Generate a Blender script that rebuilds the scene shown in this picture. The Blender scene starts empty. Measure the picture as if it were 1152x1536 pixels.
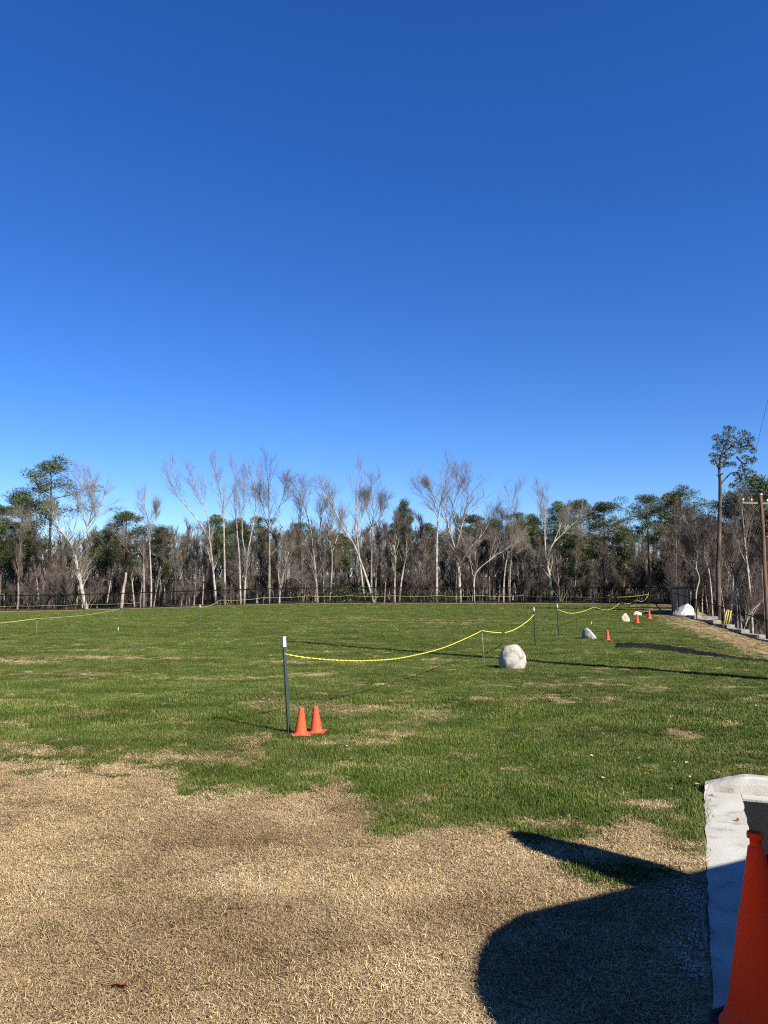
import bpy, bmesh, math, random
import numpy as np
from mathutils import Vector, Matrix, noise as mnoise

S = bpy.context.scene
COL = S.collection
rad = math.radians

# ---------------------------------------------------------------- camera
F = 1153.0 / 1152.0                     # focal length in picture widths
EYE = 1.6
PITCH = math.atan(120.0 / 1153.0)
cam_d = bpy.data.cameras.new('camera')
cam_d.sensor_fit = 'HORIZONTAL'; cam_d.sensor_width = 36.0; cam_d.lens = 36.0 * F
cam_d.clip_start = 0.05; cam_d.clip_end = 3000
cam = bpy.data.objects.new('camera', cam_d); COL.objects.link(cam)
cam.location = (0, 0, EYE); cam.rotation_euler = (math.pi / 2 + PITCH, 0, 0)
S.camera = cam
S.render.resolution_x = 768; S.render.resolution_y = 1024

# ---------------------------------------------------------------- sky, sun, exposure
SUN_EL = rad(36.5)
SUN_AZ = math.atan2(0.690, -0.724)      # direction towards the sun, clockwise from +Y
world = bpy.data.worlds.new('World'); S.world = world; world.use_nodes = True
wn = world.node_tree.nodes; wl = world.node_tree.links
for n in list(wn): wn.remove(n)
sky = wn.new('ShaderNodeTexSky'); sky.sky_type = 'NISHITA'; sky.sun_disc = False
sky.sun_elevation = SUN_EL; sky.sun_rotation = SUN_AZ
sky.altitude = 200; sky.air_density = 1.0; sky.dust_density = 0.0; sky.ozone_density = 7.0
bg = wn.new('ShaderNodeBackground'); bg.inputs['Strength'].default_value = 0.062
wo = wn.new('ShaderNodeOutputWorld')
hs = wn.new('ShaderNodeHueSaturation'); hs.inputs['Hue'].default_value = .514; hs.inputs['Saturation'].default_value = 1.205     # the camera's vivid rendering of blue, whole sky alike
wl.new(sky.outputs[0], hs.inputs['Color']); wl.new(hs.outputs[0], bg.inputs['Color']); wl.new(bg.outputs[0], wo.inputs['Surface'])

sun_d = bpy.data.lights.new('sun', 'SUN'); sun_d.energy = 5.0; sun_d.angle = rad(0.53)
sun_d.color = (1.0, 0.94, 0.84)
sun = bpy.data.objects.new('sun', sun_d); COL.objects.link(sun)
sdir = Vector((math.sin(SUN_AZ) * math.cos(SUN_EL), math.cos(SUN_AZ) * math.cos(SUN_EL), math.sin(SUN_EL)))
sun.rotation_euler = sdir.to_track_quat('Z', 'Y').to_euler()
sun.location = (30, -30, 40)

S.view_settings.view_transform = 'Standard'; S.view_settings.look = 'None'
S.view_settings.gamma = 1.0; S.view_settings.use_curve_mapping = False
S.view_settings.exposure = 1.42
S.cycles.max_bounces = 6; S.cycles.diffuse_bounces = 3; S.cycles.transparent_max_bounces = 12
S.cycles.use_denoising = False
S.cycles.pixel_filter_type = 'BLACKMAN_HARRIS'; S.cycles.filter_width = 1.1

# ---------------------------------------------------------------- geometry of the place
def ray(px, py):
    x = (px - 576) / 1153.0; y = -(py - 768) / 1153.0
    return x, math.cos(PITCH) - y * math.sin(PITCH), math.sin(PITCH) + y * math.cos(PITCH)
def gp(px, py, z=0.0):                  # ground point under a place in the photograph
    dx, dy, dz = ray(px, py); t = (z - EYE) / dz
    return dx * t, dy * t
def at(px, py, D):                      # point at distance D
    dx, dy, dz = ray(px, py)
    return Vector((dx / dy * D, D, EYE + dz / dy * D))

def sstep(a, b, x):
    t = np.clip((x - a) / (b - a), 0, 1); return t * t * (3 - 2 * t)

def vnoise(x, y, seed=0):
    x = np.asarray(x, float); y = np.asarray(y, float)
    xi = np.floor(x).astype(np.int64); yi = np.floor(y).astype(np.int64)
    fx = x - xi; fy = y - yi; fx = fx * fx * (3 - 2 * fx); fy = fy * fy * (3 - 2 * fy)
    def h(a, b):
        n = (a * 374761393 + b * 668265263 + seed * 1442695041) & 0xFFFFFFFF
        n = ((n ^ (n >> 13)) * 1274126177) & 0xFFFFFFFF
        return ((n ^ (n >> 16)) & 0xFFFF) / 65535.0
    return (h(xi, yi) * (1 - fx) + h(xi + 1, yi) * fx) * (1 - fy) + (h(xi, yi + 1) * (1 - fx) + h(xi + 1, yi + 1) * fx) * fy
def fbm(x, y, seed=0, oct=4):
    a = 0.5; s = 0; t = 0
    for o in range(oct):
        s = s + a * vnoise(x * 2 ** o, y * 2 ** o, seed + o * 17); t += a; a *= 0.55
    return s / t

LOT = np.array(gp(1056, 1188)); LU = np.array((0.374, 0.927)); LR = np.array((0.927, -0.374))
def lot_rel(x, y):
    dx = x - LOT[0]; dy = y - LOT[1]
    return dx * LR[0] + dy * LR[1], dx * LU[0] + dy * LU[1]

def side_x(y):                          # retaining wall, then side fence
    return np.interp(y, [0, 30, 51, 60, 93, 94, 400], [21.0, 20.6, 19.6, 24.2, 35.6, 90, 900])

def gz(x, y, lot=True):
    x = np.asarray(x, float); y = np.asarray(y, float)
    z = 0.0037 * np.clip(y - 20, 0, 75)
    z = z - 0.88 * sstep(5, 44, -x) * sstep(30, 88, y)
    d = (x - 5.5) * 0.970 - (y - 12) * 0.2425
    g = 0.18 * np.clip(d - 1.0, 0, 14)
    z = z - g * sstep(10, 20, y) * (1 - sstep(40, 54, y))
    z = z + 0.05 * (fbm(x / 9, y / 9, 3) - 0.5) * sstep(12, 25, y)
    z = z + 0.03 * (fbm(x / 1.7, y / 1.7, 5) - 0.5) * sstep(2, 6, np.hypot(x, y) + 2)
    over = x - side_x(y)
    w = np.where(y < 52, 0.6, 6.0)
    low = np.clip(over / w, 0, 1) * (y < 94) * (y > 8)
    z = z * (1 - low) + (-2.3) * low
    z = z + 0.03 * np.clip(y - 104, 0, 200) + 0.012 * np.clip(np.hypot(x, y) - 200, 0, 900)
    if lot:
        r, u = lot_rel(x, y)
        inside = (r > 0.10) & (u < 0.05) & (r < 30) & (u > -30)
        z = np.where(inside, np.minimum(z, -0.3), z)
    return z
def gzf(x, y): return float(gz(x, y, False))

# dry (tan) turf: where it lies
_b = [gp(*p) for p in ((-300, 1150), (0, 1150), (130, 1158), (250, 1152), (300, 1185), (345, 1205), (400, 1200), (455, 1190), (505, 1168), (490, 1185), (455, 1215), (560, 1232), (700, 1236), (800, 1246), (870, 1250), (950, 1262), (1050, 1270), (1200, 1275))]
_bx = np.array([p[0] for p in _b]); _by = np.array([p[1] for p in _b])
_o = np.argsort(_bx); _bx = _bx[_o]; _by = _by[_o]
PATCH = []
for (px, py, wx, wy, s) in ((985, 1208, 0.26, 0.11, 1.0), (960, 1248, 0.30, 0.13, 1.0), (1015, 1262, .16, .10, .9), (1025, 1103, 0.2, 0.25, 1.0), (915, 1232, .2, .08, .6),
        (380, 1110, 0.25, 0.35, .75), (330, 1135, 0.35, .3, .8), (220, 1140, .3, .3, .7), (600, 1098, 0.35, 0.35, .7), (560, 1085, 0.5, .3, .55), (640, 1075, .3, .3, .6), (540, 1110, .5, .3, .5),
        (480, 1011, 0.45, 0.5, .9), (470, 993, 1.3, 0.35, .9), (410, 993, .8, .3, .7), (650, 1000, .3, .3, .4), (960, 1033, .4, .5, .5),
        (100, 987, 3.0, .45, .9), (230, 988, 2.5, .3, .7), (180, 975, 1.6, .6, .8), (40, 993, 1.0, .4, .9), (60, 1011, .9, .22, .95), (130, 1013, .6, .2, .8), (250, 1018, 2.2, .2, .55), (340, 1017, 1.2, .2, .5),
        (20, 1086, .45, .22, .95), (110, 1072, .4, .1, .7), (5, 1052, .4, .2, .8), (5, 1115, .5, .3, .9), (70, 1130, .5, .2, .7), (600, 933, 5, .8, .5), (520, 930, 4, .8, .5), (700, 937, 3, .8, .5)):
    c = gp(px, py); PATCH.append((c[0], c[1], wx, wy, s))
def dryness(x, y):
    x = np.asarray(x, float); y = np.asarray(y, float)
    n1 = fbm(x / 0.55, y / 0.55, 11); n2 = fbm(x / 0.14, y / 0.14, 12, 3)
    bd = np.interp(x, _bx, _by)
    v = (bd - y) + 1.5 * (n1 - 0.5) + 1.1 * (n2 - 0.5)
    d = sstep(-0.45, 0.30, v)
    wob = 1.6 * (fbm(x / 0.9, y / 0.4, 21) - 0.5) + 1.2 * (n2 - 0.5)
    for (cx, cy, wx, wy, s) in PATCH:
        q = np.hypot((x - cx) / wx, (y - cy) / wy) + wob
        d = np.maximum(d, s * sstep(1.45, 0.55, q) * (.35 + .65 * sstep(.35, .6, n2) if cy > 6.6 else 1))
    # thin worn streaks of the mown field
    st = fbm(x / 3.4 + 0.3 * y, y / 0.55, 31) * 0.6 + 0.4 * fbm(x / .5, y / .3, 33, 3)
    d = np.maximum(d, 0.65 * sstep(0.62, 0.72, st) * sstep(7, 12, y) * (1 - .65 * sstep(20, 36, y)))
    sp = fbm(x / 0.35, y / 0.25, 35, 3)
    d = np.maximum(d, 0.5 * sstep(0.72, 0.82, sp) * (1 - sstep(14, 28, y)))
    # green clumps inside the dry part near the kerb
    g = gp(915, 1312); q = np.hypot((x - g[0]) / .42, (y - g[1]) / .22) + wob * .5
    d = d * (1 - 0.85 * sstep(1.1, .5, q))
    g2 = gp(1010, 1250)
    r, u = lot_rel(x, y)
    q = np.hypot((r + 0.12) / .22, (u + 0.9) / .8) + .3 * wob
    d = d * (1 - 0.8 * sstep(1.1, .6, q))
    gc = fbm(x / 0.8, y / 0.5, 41); d = d * (1 - 0.6 * sstep(0.70, 0.80, gc) * sstep(5.4, 6.2, y))
    # bank above the retaining wall is half bleached
    dd = (x - 5.5) * 0.970 - (y - 12) * 0.2425
    d = np.maximum(d, np.clip(sstep(1.2, 4.2, dd) * sstep(17, 25, y) * (0.36 + 0.95 * fbm(x / 2.2, y / 1.1, 51)), 0, .85))
    # bleached rim under the back fence
    fy = 90 + (x + 70) * 0.038
    d = np.maximum(d, sstep(fy - 4, fy - 1, y + 3 * (fbm(x / 4, y / 4, 61) - .5)) * .9)
    return d
def brownness(x, y):                   # old darker thatch and bare soil in the dry turf
    b = np.maximum(sstep(0.50, 0.72, fbm(x / 1.1 + 5, y / 0.8, 71)) * .62, sstep(.55, .75, fbm(x / .3, y / .22, 77)) * .55)
    for (px, py, w) in ((385, 1293, .05), (570, 1402, .05), (245, 1388, .05), (455, 1410, .3), (520, 1215, .2), (560, 1245, .35), (440, 1260, .25), (400, 1440, .22), (240, 1235, .1), (205, 1378, .04), (700, 1380, .3)):
        c = gp(px, py); q = np.hypot((x - c[0]) / (w * 1.6), (y - c[1]) / w) + 1.2 * (fbm(x / .2, y / .12, 73) - .5)
        b = np.maximum(b, (1.0 if w < .06 else .65) * sstep(1.2, .3, q))
    return b

# ---------------------------------------------------------------- materials
def mat(name, base=(.5, .5, .5), rough=.8, base2=None, scale=6, detail=6, lo=.35, hi=.65, bump=0, bscale=40, metal=0, spec=.3, coords='Object', stretch=(1, 1, 1)):
    m = bpy.data.materials.new(name); m.use_nodes = True
    nt = m.node_tree; b = nt.nodes['Principled BSDF']
    b.inputs['Roughness'].default_value = rough; b.inputs['Metallic'].default_value = metal
    b.inputs['Specular IOR Level'].default_value = spec
    b.inputs['Base Color'].default_value = (*base, 1)
    tc = nt.nodes.new('ShaderNodeTexCoord'); mp = nt.nodes.new('ShaderNodeMapping'); mp.inputs['Scale'].default_value = stretch
    nt.links.new(tc.outputs[coords], mp.inputs[0])
    if base2:
        nz = nt.nodes.new('ShaderNodeTexNoise'); nz.inputs['Scale'].default_value = scale; nz.inputs['Detail'].default_value = detail
        nt.links.new(mp.outputs[0], nz.inputs['Vector'])
        cr = nt.nodes.new('ShaderNodeValToRGB'); cr.color_ramp.elements[0].position = lo; cr.color_ramp.elements[1].position = hi
        cr.color_ramp.elements[0].color = (*base, 1); cr.color_ramp.elements[1].color = (*base2, 1)
        nt.links.new(nz.outputs['Fac'], cr.inputs[0]); nt.links.new(cr.outputs[0], b.inputs['Base Color'])
    if bump:
        n2 = nt.nodes.new('ShaderNodeTexNoise'); n2.inputs['Scale'].default_value = bscale; n2.inputs['Detail'].default_value = 6
        nt.links.new(mp.outputs[0], n2.inputs['Vector'])
        bp = nt.nodes.new('ShaderNodeBump'); bp.inputs['Strength'].default_value = bump; bp.inputs['Distance'].default_value = .02
        nt.links.new(n2.outputs['Fac'], bp.inputs['Height']); nt.links.new(bp.outputs[0], b.inputs['Normal'])
    return m

M = {}
M['white_bark'] = mat('white_bark', (0.139, 0.121, 0.097), .85, (0.287, 0.264, 0.226), 1.6, 5, .38, .62)
M['grey_bark'] = mat('grey_bark', (0.091, 0.075, 0.060), .9, (0.189, 0.163, 0.135), 1.3, 5)
M['dark_bark'] = mat('dark_bark', (0.020, 0.016, 0.013), .95, (0.056, 0.044, 0.034), 1.8, 5)
M['pine_bark'] = mat('pine_bark', (0.034, 0.023, 0.018), .95, (0.106, 0.073, 0.056), 1.4, 5, .38, .62)
M['twig'] = mat('twig', (0.066, 0.050, 0.042), .9, (0.110, 0.088, 0.075), .7, 3)
M['twig_brown'] = mat('twig_brown', (.060, .047, .036), .9, (.128, .104, .080), .5, 3)
M['twig_pale'] = mat('twig_pale', (0.108, 0.090, 0.076), .9, (0.168, 0.144, 0.124), .7, 3)
M['needles'] = mat('needles', (.027, .040, .013), .6, (.088, .102, .032), .55, 3, .35, .65)
M['needles_far'] = mat('needles_far', (.022, .032, .012), .6, (.066, .078, .026), .5, 3)
M['evergreen_leaf'] = mat('evergreen_leaf', (0.017, 0.028, 0.008), .45, (0.045, 0.056, 0.017), 1.5, 3)
M['steel_green'] = mat('steel_green', (0.008, 0.022, 0.015), .45, (0.013, 0.032, 0.022), 30, 3, spec=.5)
M['post_white'] = mat('post_white', (0.480, 0.480, 0.468), .5, (0.396, 0.396, 0.372), 60, 4)
M['black_coat'] = mat('black_coat', (.005, .005, .0055), .85, (.009, .009, .009), 8, 3, spec=.08)
M['screen_cloth'] = mat('screen_cloth', (.010, .012, .017), .9, (.015, .018, .024), 2, 3, spec=.05)
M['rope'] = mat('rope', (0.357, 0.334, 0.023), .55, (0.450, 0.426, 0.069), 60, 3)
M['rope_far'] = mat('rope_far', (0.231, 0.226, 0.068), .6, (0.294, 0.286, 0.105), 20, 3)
M['stake_thin'] = mat('stake_thin', (0.088, 0.104, 0.068), .5, (0.200, 0.216, 0.160), 25, 3)
M['limestone'] = mat('limestone', (0.140, 0.123, 0.098), .9, (0.288, 0.272, 0.234), 7, 8, .36, .56, bump=.6, bscale=14)
M['grey_stone'] = mat('grey_stone', (0.124, 0.119, 0.110), .9, (0.266, 0.257, 0.234), 6, 8, .38, .6, bump=.6, bscale=12)
M['tan_stone'] = mat('tan_stone', (0.261, 0.218, 0.142), .9, (0.392, 0.359, 0.272), 6, 7, .36, .6, bump=.5, bscale=12)
M['white_stone'] = mat('white_stone', (0.254, 0.241, 0.219), .9, (0.346, 0.338, 0.322), 3, 7, .36, .6, bump=.5, bscale=8)
M['block'] = mat('block', (0.143, 0.128, 0.110), .95, (0.238, 0.219, 0.190), 2.5, 7, bump=.4, bscale=18)
M['creosote'] = mat('creosote', (0.056, 0.029, 0.017), .9, (0.134, 0.078, 0.047), 2.2, 6, .35, .65, stretch=(6, 6, .5), bump=.3, bscale=20)
M['weathered_wood'] = mat('weathered_wood', (0.090, 0.081, 0.072), .9, (0.148, 0.134, 0.121), 3, 6)
M['galv'] = mat('galv', (0.280, 0.286, 0.291), .45, (0.370, 0.370, 0.370), 6, 4, metal=.2)
M['porcelain'] = mat('porcelain', (0.656, 0.656, 0.640), .25, (0.600, 0.600, 0.592), 9, 2)
M['wire'] = mat('wire', (0.024, 0.024, 0.026), .6, (0.040, 0.040, 0.040), 3, 2)
M['guard_yellow'] = mat('guard_yellow', (0.259, 0.188, 0.024), .55, (0.294, 0.227, 0.047), 4, 3)
M['rubber'] = mat('rubber', (0.010, 0.010, 0.010), .75, (0.020, 0.020, 0.020), 40, 4, bump=.3, bscale=120)
M['tin_white'] = mat('tin_white', (0.576, 0.584, 0.584), .35, (0.624, 0.624, 0.616), 2, 3, spec=.5)
M['glass_dark'] = mat('glass_dark', (0.016, 0.020, 0.024), .06, (0.024, 0.028, 0.032), 2, 2, spec=.8)
M['rim'] = mat('rim', (0.360, 0.368, 0.376), .3, (0.440, 0.440, 0.448), 12, 3, metal=.7)
M['lens_red'] = mat('lens_red', (0.280, 0.008, 0.008), .2, (0.360, 0.016, 0.016), 10, 2)
M['lens_clear'] = mat('lens_clear', (0.600, 0.616, 0.624), .1, (0.680, 0.688, 0.696), 10, 2)
M['leaf_brown'] = mat('leaf_brown', (0.115, 0.033, 0.015), .7, (0.188, 0.065, 0.028), 30, 3)
M['leaf_pale'] = mat('leaf_pale', (0.242, 0.185, 0.110), .7, (0.308, 0.255, 0.167), 30, 3)
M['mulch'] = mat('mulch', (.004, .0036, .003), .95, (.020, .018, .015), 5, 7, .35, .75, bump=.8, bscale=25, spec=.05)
M['road'] = mat('road', (0.102, 0.090, 0.083), .95, (0.141, 0.122, 0.115), 3, 6)
M['sign_yellow'] = mat('sign_yellow', (0.480, 0.400, 0.080), .6)

def cone_mat(name, c1, c2):
    m = mat(name, c1, .6, c2, 3.0, 5, .35, .7, spec=.12)
    b = m.node_tree.nodes['Principled BSDF']
    b.inputs['Subsurface Weight'].default_value = .0
    b.inputs['Subsurface Radius'].default_value = (.03, .006, .002)
    b.inputs['Subsurface Scale'].default_value = .5
    return m
M['cone_big'] = cone_mat('cone_big', (.98, .042, .003), (.90, .05, .010))
M['cone_small'] = cone_mat('cone_small', (0.467, 0.065, 0.026), (0.399, 0.075, 0.034))

# concrete with stains and pits
def concrete():
    m = mat('concrete', (.245, .236, .205), .92, (.345, .333, .298), 3.5, 8, .3, .65, bump=.22, bscale=70)
    nt = m.node_tree; b = nt.nodes['Principled BSDF']
    src = b.inputs['Base Color'].links[0].from_socket
    tc = nt.nodes.new('ShaderNodeTexCoord')
    nz = nt.nodes.new('ShaderNodeTexNoise'); nz.inputs['Scale'].default_value = 7; nz.inputs['Detail'].default_value = 9
    cr = nt.nodes.new('ShaderNodeValToRGB'); cr.color_ramp.elements[0].position = .30; cr.color_ramp.elements[1].position = .42
    cr.color_ramp.elements[0].color = (.66, .62, .56, 1)
    mx = nt.nodes.new('ShaderNodeMix'); mx.data_type = 'RGBA'; mx.blend_type = 'MULTIPLY'; mx.inputs['Factor'].default_value = 1
    nt.links.new(tc.outputs['Object'], nz.inputs['Vector']); nt.links.new(nz.outputs['Fac'], cr.inputs[0])
    nt.links.new(src, mx.inputs[6]); nt.links.new(cr.outputs[0], mx.inputs[7]); nt.links.new(mx.outputs[2], b.inputs['Base Color'])
    return m
M['concrete'] = concrete()
M['asphalt'] = mat('asphalt', (.005, .005, .0052), .95, (.022, .021, .020), 120, 6, .4, .75, bump=.9, bscale=160, spec=.08)

def blade_mat(name, stops, noise_scale, rough=.6, trans=.0, alt=None):
    """colour per blade from the 'tint' attribute, patches from world position"""
    m = bpy.data.materials.new(name); m.use_nodes = True
    nt = m.node_tree; b = nt.nodes['Principled BSDF']; b.inputs['Roughness'].default_value = rough
    b.inputs['Specular IOR Level'].default_value = .12
    a = nt.nodes.new('ShaderNodeAttribute'); a.attribute_name = 'tint'
    cr = nt.nodes.new('ShaderNodeValToRGB'); cr.color_ramp.elements.remove(cr.color_ramp.elements[1])
    cr.color_ramp.elements[0].position = stops[0][0]; cr.color_ramp.elements[0].color = (*stops[0][1], 1)
    for p, c in stops[1:]:
        e = cr.color_ramp.elements.new(p); e.color = (*c, 1)
    g = nt.nodes.new('ShaderNodeNewGeometry')
    nz = nt.nodes.new('ShaderNodeTexNoise'); nz.inputs['Scale'].default_value = noise_scale; nz.inputs['Detail'].default_value = 3
    nt.links.new(g.outputs['Position'], nz.inputs['Vector'])
    ad = nt.nodes.new('ShaderNodeMath'); ad.operation = 'MULTIPLY_ADD'; ad.inputs[1].default_value = 1.1; ad.inputs[2].default_value = -.55
    nt.links.new(nz.outputs['Fac'], ad.inputs[0])
    su = nt.nodes.new('ShaderNodeMath'); su.operation = 'ADD'; su.use_clamp = True
    nt.links.new(a.outputs['Fac'], su.inputs[0]); nt.links.new(ad.outputs[0], su.inputs[1])
    nt.links.new(su.outputs[0], cr.inputs[0])
    ia = nt.nodes.new('ShaderNodeAttribute'); ia.attribute_type = 'INSTANCER'; ia.attribute_name = 'brown'
    mx = nt.nodes.new('ShaderNodeMix'); mx.data_type = 'RGBA'; mx.blend_type = 'MULTIPLY'; mx.inputs[7].default_value = (.46, .40, .36, 1)
    nt.links.new(ia.outputs['Fac'], mx.inputs['Factor']); nt.links.new(cr.outputs[0], mx.inputs[6]); nt.links.new(mx.outputs[2], b.inputs['Base Color'])
    return m
M['blade_green'] = blade_mat('blade_green', [(0, (.021, .036, .005)), (.45, (.054, .084, .011)), (.85, (.102, .132, .024)), (1, (.22, .20, .08))], 1.3, .55)
M['blade_dry'] = blade_mat('blade_dry', [(0, (.10, .064, .034)), (.3, (.235, .165, .083)), (.7, (.385, .285, .150)), (1, (.50, .395, .235))], .9, .75)

def ground_mat():
    m = bpy.data.materials.new('turf'); m.use_nodes = True
    nt = m.node_tree; L = nt.links; b = nt.nodes['Principled BSDF']; b.inputs['Roughness'].default_value = .95
    b.inputs['Specular IOR Level'].default_value = .1
    g = nt.nodes.new('ShaderNodeNewGeometry')
    def noise(scale, detail=5, st=(1, 1, 1)):
        mp = nt.nodes.new('ShaderNodeMapping'); mp.inputs['Scale'].default_value = st
        L.new(g.outputs['Position'], mp.inputs[0])
        n = nt.nodes.new('ShaderNodeTexNoise'); n.inputs['Scale'].default_value = scale; n.inputs['Detail'].default_value = detail
        L.new(mp.outputs[0], n.inputs['Vector']); return n.outputs['Fac']
    def ramp(src, stops):
        cr = nt.nodes.new('ShaderNodeValToRGB'); cr.color_ramp.elements.remove(cr.color_ramp.elements[1])
        cr.color_ramp.elements[0].position = stops[0][0]; cr.color_ramp.elements[0].color = (*stops[0][1], 1)
        for p, c in stops[1:]: cr.color_ramp.elements.new(p).color = (*c, 1)
        L.new(src, cr.inputs[0]); return cr.outputs[0]
    def mix(f, a, c, mode='MIX'):
        x = nt.nodes.new('ShaderNodeMix'); x.data_type = 'RGBA'; x.blend_type = mode
        if isinstance(f, float): x.inputs['Factor'].default_value = f
        else: L.new(f, x.inputs['Factor'])
        L.new(a, x.inputs[6]); L.new(c, x.inputs[7]); return x.outputs[2]
    def attr(n):
        a = nt.nodes.new('ShaderNodeAttribute'); a.attribute_name = n; return a.outputs['Fac']
    fine = noise(38, 6)
    green = ramp(fine, [(.30, (.024, .033, .007)), (.5, (.054, .074, .013)), (.72, (.096, .114, .025))])
    big = ramp(noise(.22, 4, (1, 2.2, 1)), [(.35, (.82, .82, .80)), (.65, (1.15, 1.12, 1.1))])
    green = mix(1.0, green, big, 'MULTIPLY')
    tan = ramp(noise(45, 6), [(.28, (.085, .056, .030)), (.5, (.21, .152, .078)), (.72, (.36, .275, .15))])
    brown = ramp(noise(50, 5), [(.3, (0.034, 0.026, 0.020)), (.7, (0.124, 0.090, 0.056))])
    litter = ramp(noise(7, 7), [(.3, (0.016, 0.011, 0.008)), (.5, (0.044, 0.029, 0.019)), (.7, (0.088, 0.064, 0.042))])
    tan = mix(attr('brown'), tan, brown)
    c = mix(attr('dry'), green, tan)
    c = mix(attr('litter'), c, litter)
    L.new(c, b.inputs['Base Color'])
    bp = nt.nodes.new('ShaderNodeBump'); bp.inputs['Strength'].default_value = .7; bp.inputs['Distance'].default_value = .03
    L.new(noise(30, 6), bp.inputs['Height']); L.new(bp.outputs[0], b.inputs['Normal'])
    return m
M['turf'] = ground_mat()

# ---------------------------------------------------------------- helpers
def tag(o, label=None, cat=None, group=None, kind=None):
    if label: o['label'] = label
    if cat: o['category'] = cat
    if group: o['group'] = group
    if kind: o['kind'] = kind
    return o
def empty(name, loc=(0, 0, 0), rz=0.0):
    o = bpy.data.objects.new(name, None); COL.objects.link(o)
    o.location = loc; o.rotation_euler = (0, 0, rz); o.empty_display_size = .2
    return o
def link(name, me, m, parent=None, loc=None):
    o = bpy.data.objects.new(name, me); COL.objects.link(o)
    if m is not None and not me.materials: me.materials.append(M[m])
    if parent: o.parent = parent
    if loc is not None: o.location = loc
    return o

class MB:
    def __init__(s): s.v = []; s.f = []
    def tube(s, pts, rr, k=5, cap=True):
        n = len(pts); base = len(s.v)
        cs = [(math.cos(2 * math.pi * i / k), math.sin(2 * math.pi * i / k)) for i in range(k)]
        for i in range(n):
            p = pts[i]; d = (pts[min(i + 1, n - 1)] - pts[max(i - 1, 0)])
            if d.length < 1e-9: d = Vector((0, 0, 1))
            d.normalize()
            ref = Vector((1, 0, 0)) if abs(d.x) < .8 else Vector((0, 1, 0))
            u = d.cross(ref).normalized(); w = d.cross(u)
            for c, sn in cs:
                q = p + (u * c + w * sn) * rr[i]; s.v.append((q.x, q.y, q.z))
        for i in range(n - 1):
            for j in range(k):
                a = base + i * k + j; b_ = base + i * k + (j + 1) % k
                s.f.append((a, b_, b_ + k, a + k))
        if cap:
            s.f.append(tuple(base + (n - 1) * k + j for j in range(k))); s.f.append(tuple(base + k - 1 - j for j in range(k)))
    def tri(s, a, b, c):
        n = len(s.v); s.v += [tuple(a), tuple(b), tuple(c)]; s.f.append((n, n + 1, n + 2))
    def box(s, c, h, rot=None):
        n = len(s.v)
        for sx in (-1, 1):
            for sy in (-1, 1):
                for sz in (-1, 1):
                    p = Vector((sx * h[0], sy * h[1], sz * h[2]))
                    if rot is not None: p = rot @ p
                    s.v.append((c[0] + p.x, c[1] + p.y, c[2] + p.z))
        for q in ((0, 1, 3, 2), (4, 6, 7, 5), (0, 4, 5, 1), (2, 3, 7, 6), (0, 2, 6, 4), (1, 5, 7, 3)):
            s.f.append(tuple(n + i for i in q))
    def lathe(s, prof, k=24, c=(0, 0, 0), close=True):
        base = len(s.v)
        for (r, z) in prof:
            for j in range(k):
                a = 2 * math.pi * j / k; s.v.append((c[0] + r * math.cos(a), c[1] + r * math.sin(a), c[2] + z))
        for i in range(len(prof) - 1):
            for j in range(k):
                a = base + i * k + j; b_ = base + i * k + (j + 1) % k
                s.f.append((a, b_, b_ + k, a + k))
    def mesh(s, name, smooth=False):
        me = bpy.data.meshes.new(name); me.from_pydata(s.v, [], s.f); me.update()
        if smooth: me.shade_smooth()
        return me
    def build(s, name, m, parent=None, smooth=False, loc=None):
        return link(name, s.mesh(name, smooth), m, parent, loc)

def bevel_mesh(me, off, seg=2):
    bm = bmesh.new(); bm.from_mesh(me)
    bmesh.ops.bevel(bm, geom=bm.edges[:], offset=off, segments=seg, affect='EDGES', profile=.6, clamp_overlap=True)
    bm.to_mesh(me); bm.free(); me.update(); return me

def copy_tree(o, parent=None):
    c = o.copy(); COL.objects.link(c); c.parent = parent
    for ch in o.children:
        copy_tree(ch, c)
    return c

# ================================================================= GROUND
def build_ground():
    ang = np.unique(np.concatenate([np.arange(-180, -33, 3.0), np.arange(-33, 33.01, 0.16), np.arange(36, 180, 3.0)]))
    ang = np.radians(ang)
    r = [0.3, .6, .9, 1.2, 1.6, 2.0]
    while r[-1] < 125: r.append(r[-1] * 1.022)
    while r[-1] < 1500: r.append(r[-1] * 1.12)
    r = np.array(r); na = len(ang); nr = len(r)
    A, R = np.meshgrid(ang, r)
    X = (R * np.sin(A)).ravel(); Y = (R * np.cos(A)).ravel()
    Z = gz(X, Y)
    X = np.append(X, 0.); Y = np.append(Y, 0.); Z = np.append(Z, 0.)
    idx = np.arange(nr * na).reshape(nr, na)
    nx = np.roll(idx, -1, axis=1)
    q = np.stack([idx[:-1], idx[1:], nx[1:], nx[:-1]], -1).reshape(-1, 4)
    faces = q.tolist() + [(nr * na, int(idx[0, j]), int(nx[0, j])) for j in range(na)]
    me = bpy.data.meshes.new('ground'); me.from_pydata(np.stack([X, Y, Z], 1).tolist(), [], faces)
    me.update(); me.shade_smooth()
    fy = 90 + (X + 70) * 0.038 + 1.0
    lit = np.maximum(sstep(-1.0, 1.5, Y - fy), sstep(.2, 1.2, X - side_x(Y)) * (Y > 8))
    lit = np.maximum(lit, (np.hypot(X, Y) > 140) * 1.0)
    for n, a in (('dry', dryness(X, Y)), ('brown', brownness(X, Y)), ('litter', lit)):
        at_ = me.attributes.new(n, 'FLOAT', 'POINT'); at_.data.foreach_set('value', a.astype(np.float32))
    tag(link('ground', me, 'turf'), kind='structure')
build_ground()

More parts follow.
